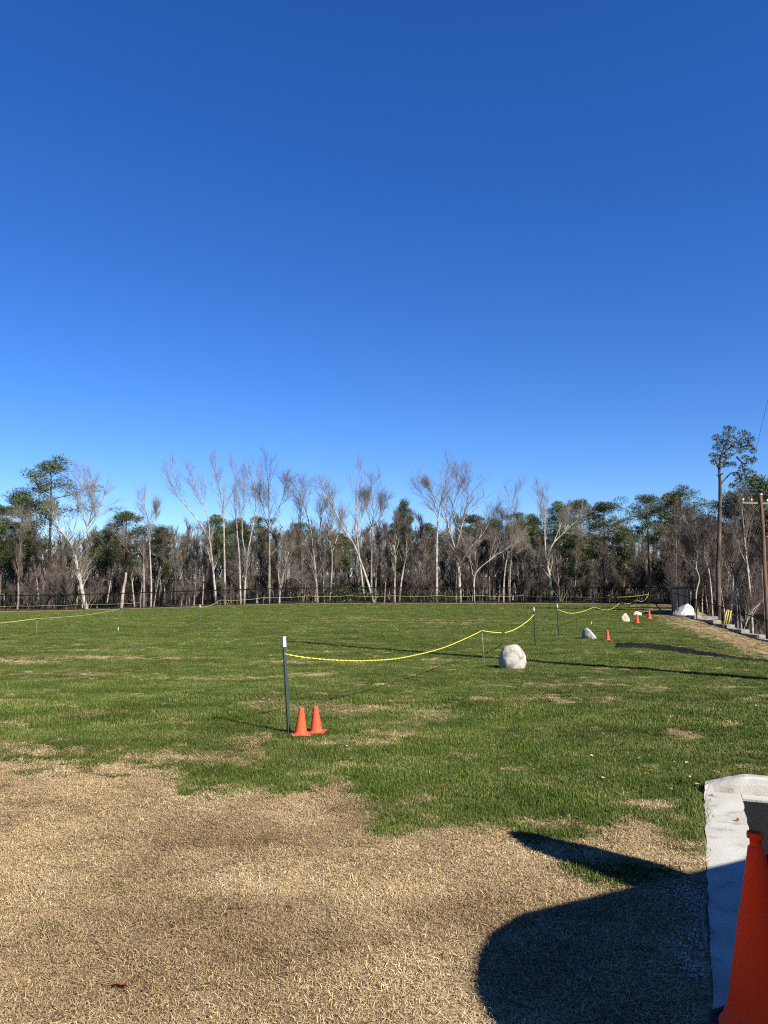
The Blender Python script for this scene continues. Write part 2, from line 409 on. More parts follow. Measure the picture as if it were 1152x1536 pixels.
# ---- parking lot: asphalt, concrete strip, kerb
def lp(r, u, z): return (LOT[0] + LR[0] * r + LU[0] * u, LOT[1] + LR[1] * r + LU[1] * u, z)
def slab(name, r0, r1, u0, u1, z0, z1, m, nr=1, nu=1, wob=0, parent=None, seed=1):
    rnd = random.Random(seed); v = []; f = []
    for i in range(nu + 1):
        for j in range(nr + 1):
            r = r0 + (r1 - r0) * j / nr; u = u0 + (u1 - u0) * i / nu
            if j in (0, nr): r += rnd.uniform(-wob, wob)
            if i in (0, nu): u += rnd.uniform(-wob, wob)
            v.append(lp(r, u, z1))
    for i in range(nu):
        for j in range(nr):
            a = i * (nr + 1) + j; f.append((a, a + 1, a + nr + 2, a + nr + 1))
    # skirt
    rim = [i for i in range(nr + 1)] + [(i + 1) * (nr + 1) + nr for i in range(nu)] + [nu * (nr + 1) + nr - 1 - j for j in range(nr)] + [(nu - 1 - i) * (nr + 1) for i in range(nu - 1)]
    n = len(v)
    for i in rim: v.append((v[i][0], v[i][1], z0))
    for i in range(len(rim)):
        a, b = rim[i], rim[(i + 1) % len(rim)]; c, d = n + (i + 1) % len(rim), n + i
        f.append((a, d, c, b))
    me = bpy.data.meshes.new(name); me.from_pydata(v, [], f); me.update()
    return link(name, me, m, parent)
tag(slab('parking_lot', .262, 28, -28, -.155, -.25, -.004, 'asphalt', 40, 40, 0), kind='structure')
tag(slab('gutter', 0, .27, -28, -.012, -.25, .012, 'concrete', 2, 240, .006, seed=4), kind='structure')
tag(slab('gutter', .274, 28, -.16, -.012, -.25, .012, 'concrete', 240, 1, .004, seed=5), kind='structure')
def kerb():
    sec = lambda h, w: [(-.010, -.2), (-.008, .010), (.004, h * .62), (.02, h * .92), (.045, h), (w - .02, h * .985), (w, h * .9), (w + .004, -.2)]
    ts = [0.01, .03, .07, .12, .17, .22, .27, .31, .36] + [.36 + .15 * i for i in range(1, 180)]
    rnd = random.Random(3); v = []; f = []
    for t in ts:
        h = float(np.interp(t, [0, .03, .09, .27, .30, .36], [.045, .058, .076, .132, .136, .137])); w = .17
        for (u, z) in sec(h, w):
            v.append(lp(t + rnd.uniform(-.004, .004), u + rnd.uniform(-.003, .003), z + (rnd.uniform(-.003, .003) if z > 0 else 0)))
    k = 8
    for i in range(len(ts) - 1):
        for j in range(k - 1):
            a = i * k + j; f.append((a, a + k, a + k + 1, a + 1))
    f.append(tuple(range(k))); 
    me = bpy.data.meshes.new('kerb'); me.from_pydata(v, [], f); me.update()
    return tag(link('kerb', me, 'concrete'), kind='structure')
kerb()

# ---- dark strip of mulch on the slope
def mulch_strip():
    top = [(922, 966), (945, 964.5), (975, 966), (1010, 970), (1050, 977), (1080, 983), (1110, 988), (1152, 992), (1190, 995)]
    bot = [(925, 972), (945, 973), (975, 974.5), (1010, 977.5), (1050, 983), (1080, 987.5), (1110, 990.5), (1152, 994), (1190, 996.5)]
    rnd = random.Random(8); v = []; f = []; N = 90; K = 5
    def hit(px, py):
        z = 0.0
        for _ in range(12): x, y = gp(px, py, z); z = gzf(x, y)
        return x, y
    tx = [p[0] for p in top]; ty = [p[1] for p in top]; bx = [p[0] for p in bot]; by = [p[1] for p in bot]
    for i in range(N + 1):
        px = 922 + (1190 - 922) * i / N
        a = hit(px, np.interp(px, tx, ty) + rnd.uniform(-.6, .6)); b = hit(px, np.interp(px, bx, by) + rnd.uniform(-.6, .6))
        for j in range(K + 1):
            t = j / K; x = a[0] + (b[0] - a[0]) * t; y = a[1] + (b[1] - a[1]) * t
            e = .02 if 0 < j < K and 0 < i < N else -.03
            v.append((x, y, gzf(x, y) + .015 + e + rnd.uniform(0, .03)))
    for i in range(N):
        for j in range(K):
            a = i * (K + 1) + j; f.append((a, a + 1, a + K + 2, a + K + 1))
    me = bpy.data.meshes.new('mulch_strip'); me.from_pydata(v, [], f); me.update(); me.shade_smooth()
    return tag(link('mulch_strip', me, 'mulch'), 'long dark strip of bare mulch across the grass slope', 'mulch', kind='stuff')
mulch_strip()

# ---- road below the woods
def road():
    v = []; f = []
    for i in range(40):
        y = 46 + i * 1.2; x = 33 + .28 * (y - 46)
        v += [(x - 2.6, y, -2.25), (x + 2.6, y, -2.2)]
        if i: n = len(v); f.append((n - 4, n - 3, n - 1, n - 2))
    me = bpy.data.meshes.new('road'); me.from_pydata(v, [], f); me.update()
    tag(link('road', me, 'road'), kind='structure')
road()

# ================================================================= GRASS BLADES
def blade_patch(name, n, radius, lmin, lmax, w, lean, m, seed, curl=.5, flat=0.0):
    rnd = np.random.default_rng(seed)
    a = rnd.uniform(0, 2 * np.pi, n); rr = radius * np.sqrt(rnd.uniform(0, 1, n))
    bx = rr * np.cos(a); by = rr * np.sin(a)
    L = rnd.uniform(lmin, lmax, n); th = rnd.uniform(0, 2 * np.pi, n); le = np.abs(rnd.normal(0, lean, n)).clip(0, 1.45)
    dx, dy = np.cos(th), np.sin(th); px, py = -dy, dx
    z0 = rnd.uniform(0, .012, n) * flat; le = np.where(flat > 0, np.clip(rnd.normal(1.33, .22, n), .5, 1.5), le)
    ww = w * rnd.uniform(.7, 1.3, n); tw = rnd.uniform(-1, 1, n)
    tw2 = rnd.uniform(-.3, 1, n)
    V = []
    for (t, wf) in ((0, 1), (.55, .85), (1, 0)):
        e = le * (1 + curl * t)
        h = L * t * np.cos(np.minimum(e, 1.5)); o = L * t * np.sin(e)
        cx = bx + dx * o; cy = by + dy * o; cz = h - .004 + z0 + flat * .006 * np.sin(np.pi * t) * tw2
        if wf > 0:
            V.append(np.stack([cx - px * ww * wf / 2, cy - py * ww * wf / 2, cz], 1)); V.append(np.stack([cx + px * ww * wf / 2, cy + py * ww * wf / 2, cz + tw * ww * .4], 1))
        else: V.append(np.stack([cx, cy, cz], 1))
    P = np.stack(V, 1).reshape(-1, 3)
    base = np.arange(n)[:, None] * 5
    F3 = np.concatenate([base + np.array([[0, 1, 3]]), base + np.array([[0, 3, 2]]), base + np.array([[2, 3, 4]])], 0)
    me = bpy.data.meshes.new(name); me.from_pydata(P.tolist(), [], F3.tolist()); me.update()
    t = np.repeat(rnd.uniform(0, 1, n), 5)
    me.attributes.new('tint', 'FLOAT', 'POINT').data.foreach_set('value', t.astype(np.float32))
    me.materials.append(M[m])
    return bpy.data.objects.new(name, me)

def scatter_group(coll):
    ng = bpy.data.node_groups.new('scatter_' + coll.name, 'GeometryNodeTree')
    ng.interface.new_socket('Geometry', in_out='INPUT', socket_type='NodeSocketGeometry')
    ng.interface.new_socket('Geometry', in_out='OUTPUT', socket_type='NodeSocketGeometry')
    N = ng.nodes; L = ng.links
    gi = N.new('NodeGroupInput'); go = N.new('NodeGroupOutput')
    ci = N.new('GeometryNodeCollectionInfo'); ci.inputs['Collection'].default_value = coll
    ci.inputs['Separate Children'].default_value = True; ci.inputs['Reset Children'].default_value = True
    ip = N.new('GeometryNodeInstanceOnPoints'); ip.inputs['Pick Instance'].default_value = True
    def na(n, t):
        a = N.new('GeometryNodeInputNamedAttribute'); a.data_type = t; a.inputs['Name'].default_value = n
        return a.outputs['Attribute']
    L.new(gi.outputs[0], ip.inputs['Points']); L.new(ci.outputs[0], ip.inputs['Instance'])
    L.new(na('idx', 'INT'), ip.inputs['Instance Index'])
    L.new(na('rot', 'FLOAT_VECTOR'), ip.inputs['Rotation']); L.new(na('scl', 'FLOAT'), ip.inputs['Scale'])
    L.new(ip.outputs[0], go.inputs[0])
    return ng

def scatter(name, label, cat, coll, P, scl, seed, brown):
    rnd = np.random.default_rng(seed); n = len(P)
    me = bpy.data.meshes.new(name); me.vertices.add(n); me.vertices.foreach_set('co', P.astype(np.float32).ravel())
    me.attributes.new('idx', 'INT', 'POINT').data.foreach_set('value', rnd.integers(0, len(coll.objects), n).astype(np.int32))
    rot = np.zeros((n, 3)); rot[:, 2] = rnd.uniform(0, 6.283, n); rot[:, :2] = rnd.normal(0, .06, (n, 2))
    me.attributes.new('rot', 'FLOAT_VECTOR', 'POINT').data.foreach_set('vector', rot.astype(np.float32).ravel())
    me.attributes.new('scl', 'FLOAT', 'POINT').data.foreach_set('value', scl.astype(np.float32))
    me.attributes.new('brown', 'FLOAT', 'POINT').data.foreach_set('value', brown.astype(np.float32))
    o = bpy.data.objects.new(name, me); COL.objects.link(o)
    md = o.modifiers.new('scatter', 'NODES'); md.node_group = scatter_group(coll)
    return tag(o, label, cat, kind='stuff')

def grass():
    cg = bpy.data.collections.new('green_blades'); cd = bpy.data.collections.new('dry_blades')
    for i in range(6): cg.objects.link(blade_patch('green_tuft', 150, .08, .010, .040, .0027, .7, 'blade_green', 100 + i))
    for i in range(5): cd.objects.link(blade_patch('dry_tuft', 270, .085, .011, .036, .0023, 1.3, 'blade_dry', 200 + i, .1, 1.0))
    rnd = np.random.default_rng(5)
    out = []
    for (d0, d1, dens, sc) in ((1.0, 6, 330, 1.0), (6, 10, 210, 1.1), (10, 18, 85, 1.45), (18, 32, 42, 1.7), (32, 55, 15, 2.2), (55, 90, 5, 2.9)):
        n = int(dens * (d1 ** 2 - d0 ** 2) * .5 * 1.35)
        r = np.sqrt(rnd.uniform(d0 ** 2, d1 ** 2, n)); a = rnd.uniform(-.675, .675, n)
        out.append(np.stack([r * np.sin(a), r * np.cos(a), np.full(n, sc)], 1))
    Q = np.concatenate(out, 0); x, y, sc = Q.T
    r, u = lot_rel(x, y)
    ok = ~((r > -.008) & (u < .19) & (u > -30)) & (x < side_x(y) - .3)
    x, y, sc, r, u = x[ok], y[ok], sc[ok], r[ok], u[ok]
    d = dryness(x, y); br = brownness(x, y); z = gz(x, y, False)
    isdry = rnd.uniform(0, 1, len(x)) < np.clip(d * 1.06, .01, .9985)
    edge = (r > -.03 - .035 * isdry) & (u < .22)
    keep = ~edge & (rnd.uniform(0, 1, len(x)) > np.where(isdry, .22 * br + .1 * rnd.uniform(0, 1, len(x)), .0)) & (x < 1e9)
    lush = .75 + .7 * fbm(x / 1.1, y / .8, 91) 
    far = np.where(y > 12, .75, 1)
    g = ~isdry & keep
    scatter('green_grass', 'short green winter turf of the field', 'grass', cg, np.stack([x, y, z], 1)[g], (sc * lush * far)[g], 1, (np.clip(1.6 * fbm(x / 1.6, y / 1.0, 95) - .58, 0, .5))[g])
    g = isdry & keep
    scatter('dry_grass', 'dormant straw coloured turf in the foreground', 'grass', cd, np.stack([x, y, z], 1)[g], (sc * (.75 + .5 * rnd.uniform(0, 1, len(x))) * far)[g], 2, (br * .95)[g])
grass()

# white grit washed over the verge beside the concrete strip
def grit():
    rnd = random.Random(12); mb = MB()
    for _ in range(1900):
        c = rnd.choice(((1040, 1350, .05, .10), (1042, 1375, .05, .12), (1045, 1410, .05, .08), (1048, 1460, .04, .1)))
        g = gp(c[0], c[1]); x = g[0] + rnd.gauss(0, c[2]); y = g[1] + rnd.gauss(0, c[3]); s = rnd.uniform(.002, .006)
        if lot_rel(x, y)[0] > -.015: continue
        z = gzf(x, y) + rnd.uniform(.012, .034)
        p = [Vector((x, y, z)) + Vector((rnd.uniform(-1, 1), rnd.uniform(-1, 1), rnd.uniform(-.2, .8))) * s * 1.4 for _ in range(4)]
        mb.tri(p[0], p[1], p[2]); mb.tri(p[0], p[2], p[3]); mb.tri(p[1], p[3], p[2]); mb.tri(p[0], p[3], p[1])
    tag(mb.build('grit', 'white_stone'), 'white concrete grit spilled in the shaded turf beside the kerb strip', 'grit', kind='stuff')
grit()

# ================================================================= TREES
UPV = Vector((0, 0, 1))
def rvec(r): return Vector((r.gauss(0, 1), r.gauss(0, 1), r.gauss(0, 1))).normalized()
def turn(d, ang, r):
    ax = d.cross(rvec(r))
    if ax.length < 1e-4: ax = d.orthogonal()
    return (Matrix.Rotation(ang, 3, ax.normalized()) @ d).normalized()

def twig(tw, p, d, L, w, r):
    """a fine shoot: thin kinked spray of slivers"""
    q = p + d * L * .55 + rvec(r) * L * .06; e = p + d * L + rvec(r) * L * .12 + UPV * L * .05
    s = d.cross(rvec(r)); s = s.normalized() * w if s.length > 1e-4 else Vector((w, 0, 0))
    n = len(tw.v); tw.v += [tuple(p - s), tuple(p + s), tuple(q + s * .7), tuple(q - s * .7), tuple(e)]
    tw.f += [(n, n + 1, n + 2, n + 3), (n + 3, n + 2, n + 4)]
    for _ in range(2):
        t = r.uniform(.25, .9); b = p.lerp(e, t); dd = turn(d, r.uniform(.35, .9), r); l2 = L * r.uniform(.3, .55)
        tw.tri(b - s * .6, b + s * .6, b + dd * l2)

def grow(wood, tw, p, d, L, rad0, lvl, r, P):
    """branch with side branches; lvl 0 is the finest"""
    nseg = 3 if lvl <= 1 else 5
    pts = [p.copy()]; dd = d.copy()
    for i in range(nseg):
        dd = (dd + rvec(r) * P['wob'] + UPV * P['up'] * .5).normalized()
        pts.append(pts[-1] + dd * (L / nseg))
    tip = max(.006, rad0 * .3)
    rr = [rad0 + (tip - rad0) * i / nseg for i in range(nseg + 1)]
    (wood if rad0 > .03 else tw).tube(pts, rr, 5 if rad0 > .06 else (4 if rad0 > .03 else 3), False)
    branch_along(wood, tw, pts, rr, lvl, r, P, L)

def branch_along(wood, tw, pts, rr, lvl, r, P, L, t0=.25):
    n = len(pts) - 1
    if lvl <= 0:
        for _ in range(P['ntw']):
            t = r.uniform(.1, 1) * n; i = min(int(t), n - 1); q = pts[i].lerp(pts[i + 1], t - i)
            d = (pts[i + 1] - pts[i]).normalized()
            twig(tw, q, (turn(d, r.uniform(.25, .8), r) + UPV * P['up']).normalized(), P['tl'] * r.uniform(.6, 1.3), P['tw'], r)
        return
    k = P['nb'][min(lvl, len(P['nb']) - 1)]
    for j in range(k):
        t = (t0 + (1 - t0) * (j + r.random()) / k) * n; i = min(int(t), n - 1); fr = t - i
        q = pts[i].lerp(pts[i + 1], fr); rq = rr[i] + (rr[i + 1] - rr[i]) * fr
        d = (pts[i + 1] - pts[i]).normalized()
        cd = (turn(d, r.uniform(*P['ang']), r) + UPV * P['up']).normalized()
        l2 = L * r.uniform(.3, .55) * (1.15 - .6 * t / n) * P['len']
        grow(wood, tw, q, cd, max(l2, .5), max(min(rq * .55, .07), .009), lvl - 1, r, P)

PD = dict(wob=.16, up=.28, ang=(.45, .95), nb=[0, 6, 8, 12], ntw=5, tl=.75, tw=.011, len=1.0)

def bare_meshes(h, r0, seed, lean=.05, t0=.35, P=None, lvl=3, k=6):
    P = {**PD, **(P or {})}; r = random.Random(seed)
    wood = MB(); tw = MB(); n = 9; p = Vector((0, 0, -.15)); d = (UPV + Vector((r.uniform(-1, 1), r.uniform(-1, 1), 0)) * lean).normalized()
    pts = [p.copy()]
    for i in range(n):
        d = (d + rvec(r) * .07 + UPV * .06).normalized(); p = p + d * h / n; pts.append(p.copy())
    rr = [r0 * (1 - .85 * (i / n) ** 1.1) for i in range(n + 1)]
    wood.tube(pts, rr, k, False)
    branch_along(wood, tw, pts, rr, lvl - 1, r, P, h * .55, t0)
    return wood, tw

def tree_from(name, wood, tw, mw, mt, label, group=None, loc=(0, 0, 0), cat='tree', crown='crown'):
    t = empty(name, loc)
    wood.build('trunk', mw, t, True)
    if tw.v: tw.build(crown, mt, t)
    return tag(t, label, cat, group)

# hero trees, drawn limb by limb where they stand
def hero(name, label, D, limbs, mw, mt, seed, P=None, lvl=2, depth=.6, t0=.35, twigs=True):
    P = {**PD, **(P or {})}; r = random.Random(seed)
    wood = MB(); tw = MB()
    b0 = at(*limbs[0][0][0], D); base = Vector((b0.x, D, gzf(b0.x, D)))
    joints = {}
    for (path, ra, rb) in limbs:
        dz = r.uniform(-1, 1) * depth
        pts = []
        for i, (px, py) in enumerate(path):
            if (px, py) in joints: q = joints[(px, py)].copy()
            else:
                q = at(px, py, D + (dz * i / max(1, len(path) - 1) * 2 if pts or joints else 0))
            joints[(px, py)] = q; pts.append(q)
        if path is limbs[0][0]: pts[0] = Vector((pts[0].x, D, base.z - .15)); joints[path[0]] = pts[0]
        # smooth
        fine = [pts[0]]
        for i in range(len(pts) - 1):
            a = pts[max(i - 1, 0)]; b = pts[i]; c = pts[i + 1]; d = pts[min(i + 2, len(pts) - 1)]
            for t in (.33, .67, 1.0):
                fine.append(.5 * ((2 * b) + (c - a) * t + (2 * a - 5 * b + 4 * c - d) * t * t + (3 * b - a - 3 * c + d) * t ** 3))
        n = len(fine) - 1
        rr = [ra + (rb * .7 - ra) * (i / n) ** .8 for i in range(n + 1)]
        loc = [q - base for q in fine]
        wood.tube(loc, rr, 7 if ra > .1 else 5, True)
        L = sum((loc[i + 1] - loc[i]).length for i in range(n))
        if twigs: branch_along(wood, tw, loc, rr, lvl, r, P, min(L * .55, 5.2), t0)
    t = empty(name, base)
    wood.build('trunk', mw, t, True)
    if tw.v: tw.build('crown', mt, t)
    tag(t, label, 'tree', 'pale bare trees along the fence')
    return t

SL = dict(nb=[0, 6, 14], ntw=5, tl=.9, tw=.0068, len=1.55, ang=(.28, .75), up=.22, wob=.12)     # slender upright
BR = dict(nb=[0, 7, 15], ntw=5, tl=.95, tw=.007, len=1.6, ang=(.35, .9), up=.18)                                   # broad
D0 = 97
HERO = [
 ('forked big white trunked tree at far left with a long limb reaching left', 96, [
   ([(130, 917), (124, 890), (117, 855), (112, 832)], .30, .22), ([(112, 832), (104, 812), (92, 797), (84, 782), (78, 760)], .17, .05),
   ([(112, 832), (120, 815), (129, 798), (133, 785), (146, 768), (159, 742)], .17, .04), ([(92, 797), (70, 790), (45, 786), (22, 783)], .07, .02),
   ([(104, 812), (112, 790), (118, 765), (122, 740), (124, 716)], .10, .03), ([(129, 798), (136, 775), (139, 750), (134, 722)], .09, .03)], 'white_bark', 'twig_pale', BR, .35),
 ('broken pale snag with no branches standing near the left of the fence', 97, [([(182, 909), (185, 885), (188, 870), (189, 859)], .24, .18)], 'white_bark', None, None, 0),
 ('slim straight white tree right of the broken snag', 97, [([(226, 914), (227, 880), (225, 830), (224, 806), (222, 780), (216, 757)], .15, .03), ([(224, 806), (232, 785), (236, 762)], .06, .02)], 'white_bark', 'twig_pale', SL, .5),
 ('crooked dark limbed tree bending left beside the slim white tree', 98, [([(215, 914), (216, 880), (215, 845), (212, 832), (208, 828)], .17, .11), ([(208, 828), (202, 834), (190, 825), (178, 808), (168, 795)], .10, .03)], 'grey_bark', 'twig', SL, .4),
 ('leaning white birch whose top sweeps far to the left', 97, [([(325, 911), (322, 880), (318, 840), (315, 812)], .20, .14), ([(315, 812), (300, 785), (280, 760), (262, 738), (253, 712)], .11, .03), ([(315, 812), (313, 785), (308, 765), (297, 740), (285, 712)], .10, .03)], 'white_bark', 'twig_pale', SL, .45),
 ('tall straight birch just right of the leaning birch', 97.5, [([(337, 911), (337, 860), (336, 810), (335, 770), (330, 735), (322, 703)], .20, .03)], 'white_bark', 'twig_pale', SL, .5),
 ('slim birch with a straight stem topping out left of centre', 97, [([(361, 911), (360, 870), (359, 835), (355, 790), (352, 750), (349, 706)], .15, .03)], 'white_bark', 'twig_pale', SL, .5),
 ('pale twin stemmed birch fanning out left of the broad crowned tree', 97.5, [([(366, 911), (368, 870), (370, 840)], .16, .13), ([(370, 840), (376, 805), (381, 780), (384, 745), (378, 714)], .11, .03), ([(370, 840), (363, 800), (366, 760), (364, 725)], .09, .03)], 'white_bark', 'twig_pale', SL, .4),
 ('tall grey tree with a broad twiggy oval crown', 98, [([(403, 909), (404, 860), (404, 810), (404, 770), (403, 735), (401, 704)], .22, .03), ([(404, 836), (418, 820), (438, 811)], .08, .03), ([(404, 800), (412, 775), (424, 748), (430, 722)], .08, .02), ([(404, 792), (395, 762), (388, 738)], .08, .02)], 'grey_bark', 'twig', BR, .45),
 ('short pale tree arching right at the foot of the broad crowned tree', 96.5, [([(419, 907), (420, 888), (427, 852), (433, 828)], .15, .05), ([(420, 888), (428, 868), (442, 867), (452, 876)], .07, .02)], 'white_bark', 'twig_pale', SL, .3),
 ('dark stemmed tree with pale base and wide open crown', 97, [([(476, 908), (475, 882), (472, 845), (469, 822)], .19, .14), ([(469, 822), (467, 800), (460, 770), (450, 745), (444, 732)], .11, .03), ([(469, 822), (479, 798), (484, 770), (492, 742)], .10, .03)], 'grey_bark', 'twig', BR, .35),
 ('thin bare tree left of the dark stemmed tree', 99, [([(454, 907), (453, 860), (452, 820), (450, 780), (455, 745)], .13, .03)], 'grey_bark', 'twig', SL, .5),
 ('thin grey tree topped by a small round twiggy head', 97.5, [([(494, 908), (497, 870), (498, 830), (492, 798), (495, 765)], .13, .03), ([(498, 830), (506, 805), (512, 780)], .06, .02)], 'white_bark', 'twig', SL, .5),
 ('white tree leaning strongly to the left in mid woods', 96.5, [([(561, 906), (552, 875), (541, 843), (530, 815), (516, 795), (507, 775), (495, 752), (482, 735)], .20, .03)], 'white_bark', 'twig_pale', BR, .45),
 ('white tree with a thin spire rising above its neighbours', 97.5, [([(547, 906), (543, 870), (539, 835), (535, 800), (534, 770), (536, 735), (533, 704)], .16, .02), ([(535, 800), (543, 775), (548, 750)], .07, .02)], 'white_bark', 'twig_pale', SL, .4),
 ('grey tree with a rounded fan crown right of the spire tree', 99, [([(557, 906), (557, 850), (558, 800), (560, 765), (555, 728)], .17, .03), ([(558, 800), (568, 778), (576, 752)], .07, .02), ([(558, 790), (550, 765), (546, 745)], .07, .02)], 'grey_bark', 'twig', BR, .5),
 ('crooked forked pale tree left of the columnar pine', 97.5, [([(592, 906), (592, 870), (593, 832), (590, 818)], .14, .09), ([(590, 818), (580, 810), (575, 795)], .06, .02), ([(590, 818), (598, 800), (595, 778)], .06, .02)], 'white_bark', 'twig', SL, .3),
 ('tall white stemmed tree under the highest bare crown', 97, [([(655, 906), (655, 870), (655, 820), (657, 785), (661, 755), (668, 730), (674, 708)], .20, .03), ([(661, 755), (650, 740), (640, 728)], .07, .02)], 'white_bark', 'twig_pale', BR, .5),
 ('big spreading bare tree with the widest crown in the middle', 98.5, [([(690, 906), (688, 850), (683, 825)], .25, .20), ([(683, 825), (675, 800), (668, 780), (650, 758), (628, 735)], .13, .03), ([(683, 825), (690, 800), (697, 770), (703, 745), (698, 718)], .14, .03), ([(688, 850), (705, 822), (725, 800), (740, 768)], .12, .03), ([(690, 800), (680, 770), (684, 740), (688, 715)], .09, .02)], 'white_bark', 'twig', BR, .25),
 ('pale tree bowed over to the right like an arch', 96.5, [([(711, 906), (711, 870), (717, 855), (735, 840), (752, 828), (770, 818)], .15, .04), ([(711, 870), (706, 845), (702, 820)], .06, .02)], 'white_bark', 'twig_pale', SL, .5),
 ('slim pale tree with a forked top bending right', 97, [([(755, 906), (756, 870), (760, 840), (768, 822), (778, 812)], .14, .04), ([(760, 840), (772, 832), (785, 822)], .06, .02)], 'white_bark', 'twig_pale', SL, .4),
 ('slim grey tree with a feathery tall crown beside the forked slim tree', 98, [([(764, 906), (765, 860), (767, 830), (764, 790), (770, 745)], .14, .03), ([(767, 830), (758, 800), (748, 775)], .07, .02)], 'grey_bark', 'twig', BR, .5),
 ('large bare tree with limbs raised to the right, against dark pines', 97, [([(827, 907), (825, 870), (821, 850), (819, 838)], .25, .20), ([(819, 838), (817, 800), (817, 770), (812, 745)], .13, .03), ([(819, 838), (830, 815), (845, 800), (860, 785), (872, 776)], .13, .03), ([(821, 850), (808, 846), (798, 832)], .08, .03), ([(830, 815), (840, 790), (848, 770)], .07, .02), ([(845, 800), (858, 800), (870, 806)], .05, .02)], 'white_bark', 'twig_pale', SL, .35),
 ('dead white post like stub trunk behind the fence right of centre', 96, [([(889, 907), (889, 895), (889, 885), (889, 876)], .12, .10)], 'white_bark', None, None, 0),
 ('crooked white trunk just right of the big white rock', 58, [([(1044, 922), (1044, 890), (1049, 868), (1044, 850), (1047, 820), (1040, 792)], .10, .03), ([(1044, 850), (1037, 835), (1030, 820)], .05, .02)], 'white_bark', 'twig', SL, .5),
 ('slender pale tree left of the tall lone pine', 57, [([(1069, 934), (1067, 890), (1063, 855), (1056, 832), (1058, 800)], .09, .03)], 'white_bark', 'twig', SL, .5),
 ('slender pale birch between the tall pine and the utility pole', 55, [([(1129, 958), (1126, 900), (1121, 850), (1117, 810), (1113, 760)], .12, .03), ([(1127, 925), (1140, 905), (1150, 890)], .05, .02)], 'white_bark', 'twig', SL, .5),
 ('low crooked pale stem at the foot of the slender birch', 54, [([(1114, 955), (1119, 935), (1127, 918), (1140, 905)], .09, .03)], 'white_bark', 'twig', SL, .3),
]
for i, (lab, D, limbs, mw, mt, P, t0) in enumerate(HERO):
    hero('bare_tree', lab, D, limbs, mw, mt, 500 + i, P, 2, .5, t0, mt is not None)

# pines
def clump(lf, c, rx, rz, n, r, size=.34, w=.045):
    for _ in range(n):
        o = rvec(r); q = r.random() ** .45
        b = c + Vector((o.x * rx * q, o.y * rx * q, o.z * rz * q))
        d = (Vector((o.x, o.y, o.z + .45)) + rvec(r) * .55).normalized()
        s = d.cross(rvec(r))
        if s.length < 1e-3: continue
        s.normalize(); L = size * r.uniform(.7, 1.3)
        n0 = len(lf.v); m = b + d * L * .5
        lf.v += [tuple(b), tuple(m + s * w), tuple(b + d * L), tuple(m - s * w)]
        lf.f.append((n0, n0 + 1, n0 + 2, n0 + 3))

def pine_meshes(h, r0, seed, base=.5, width=.16, nl=16, dens=1.0, size=.30, w=.026):
    r = random.Random(seed); wood = MB(); lf = MB()
    n = 8; p = Vector((0, 0, -.2)); pts = [p.copy()]; d = UPV.copy()
    for i in range(n):
        d = (d + rvec(r) * .025 + UPV * .08).normalized(); p = p + d * (h * .97) / n; pts.append(p.copy())
    rr = [r0 * (1 - .8 * i / n) for i in range(n + 1)]; wood.tube(pts, rr, 7, False)
    W = h * width
    for j in range(nl):
        t = base + (1 - base) * ((j + r.random()) / nl); f = (t - base) / (1 - base)
        q = pts[0].lerp(pts[-1], t)
        i = min(int(t * n), n - 1); q = pts[i].lerp(pts[i + 1], t * n - i)
        a = j * 2.399 + r.uniform(-.5, .5)
        reach = W * (.45 + .75 * math.sin(math.pi * min(1, .18 + f * .78))) * r.uniform(.55, 1.2)
        if f > .9: reach *= .5
        e = q + Vector((math.cos(a) * reach, math.sin(a) * reach, reach * r.uniform(.0, .45)))
        m = q.lerp(e, .5) + UPV * reach * r.uniform(-.12, .05)
        wood.tube([q, m, e], [r0 * .22, r0 * .14, .02], 4, False)
        for k in range(3 + int(reach > 1.0)):
            tt = 1 - k * .2; c = (m.lerp(e, (tt - .5) * 2) if tt > .5 else q.lerp(m, tt * 2)) + rvec(r) * reach * .16 + UPV * .15
            rx = r.uniform(.5, .95) * (h / 14) ** .5
            clump(lf, c, rx, rx * .6, int(165 * dens), r, size, w)
    for k in range(4): clump(lf, pts[-1] + Vector((r.gauss(0, .3), r.gauss(0, .3), r.uniform(-.5, .15))), .55, .45, int(60 * dens), r, size, w)
    return wood, lf

PINES = {}
for i, (base, width, nl, dens) in enumerate(((.48, .17, 20, 1.0), (.42, .20, 24, 1.1), (.55, .15, 16, .9), (.35, .15, 26, 1.2), (.60, .20, 15, .8), (.50, .13, 20, 1.1))):
    wd, lf = pine_meshes(14.0, .20, 900 + i, base, width, nl, dens)
    PINES[i] = (wd.mesh('pine_trunk', True), lf.mesh('pine_crown'))
    PINES[i][0].materials.append(M['pine_bark']); PINES[i][1].materials.append(M['needles' if i in (0, 2, 4) else 'needles_far'])

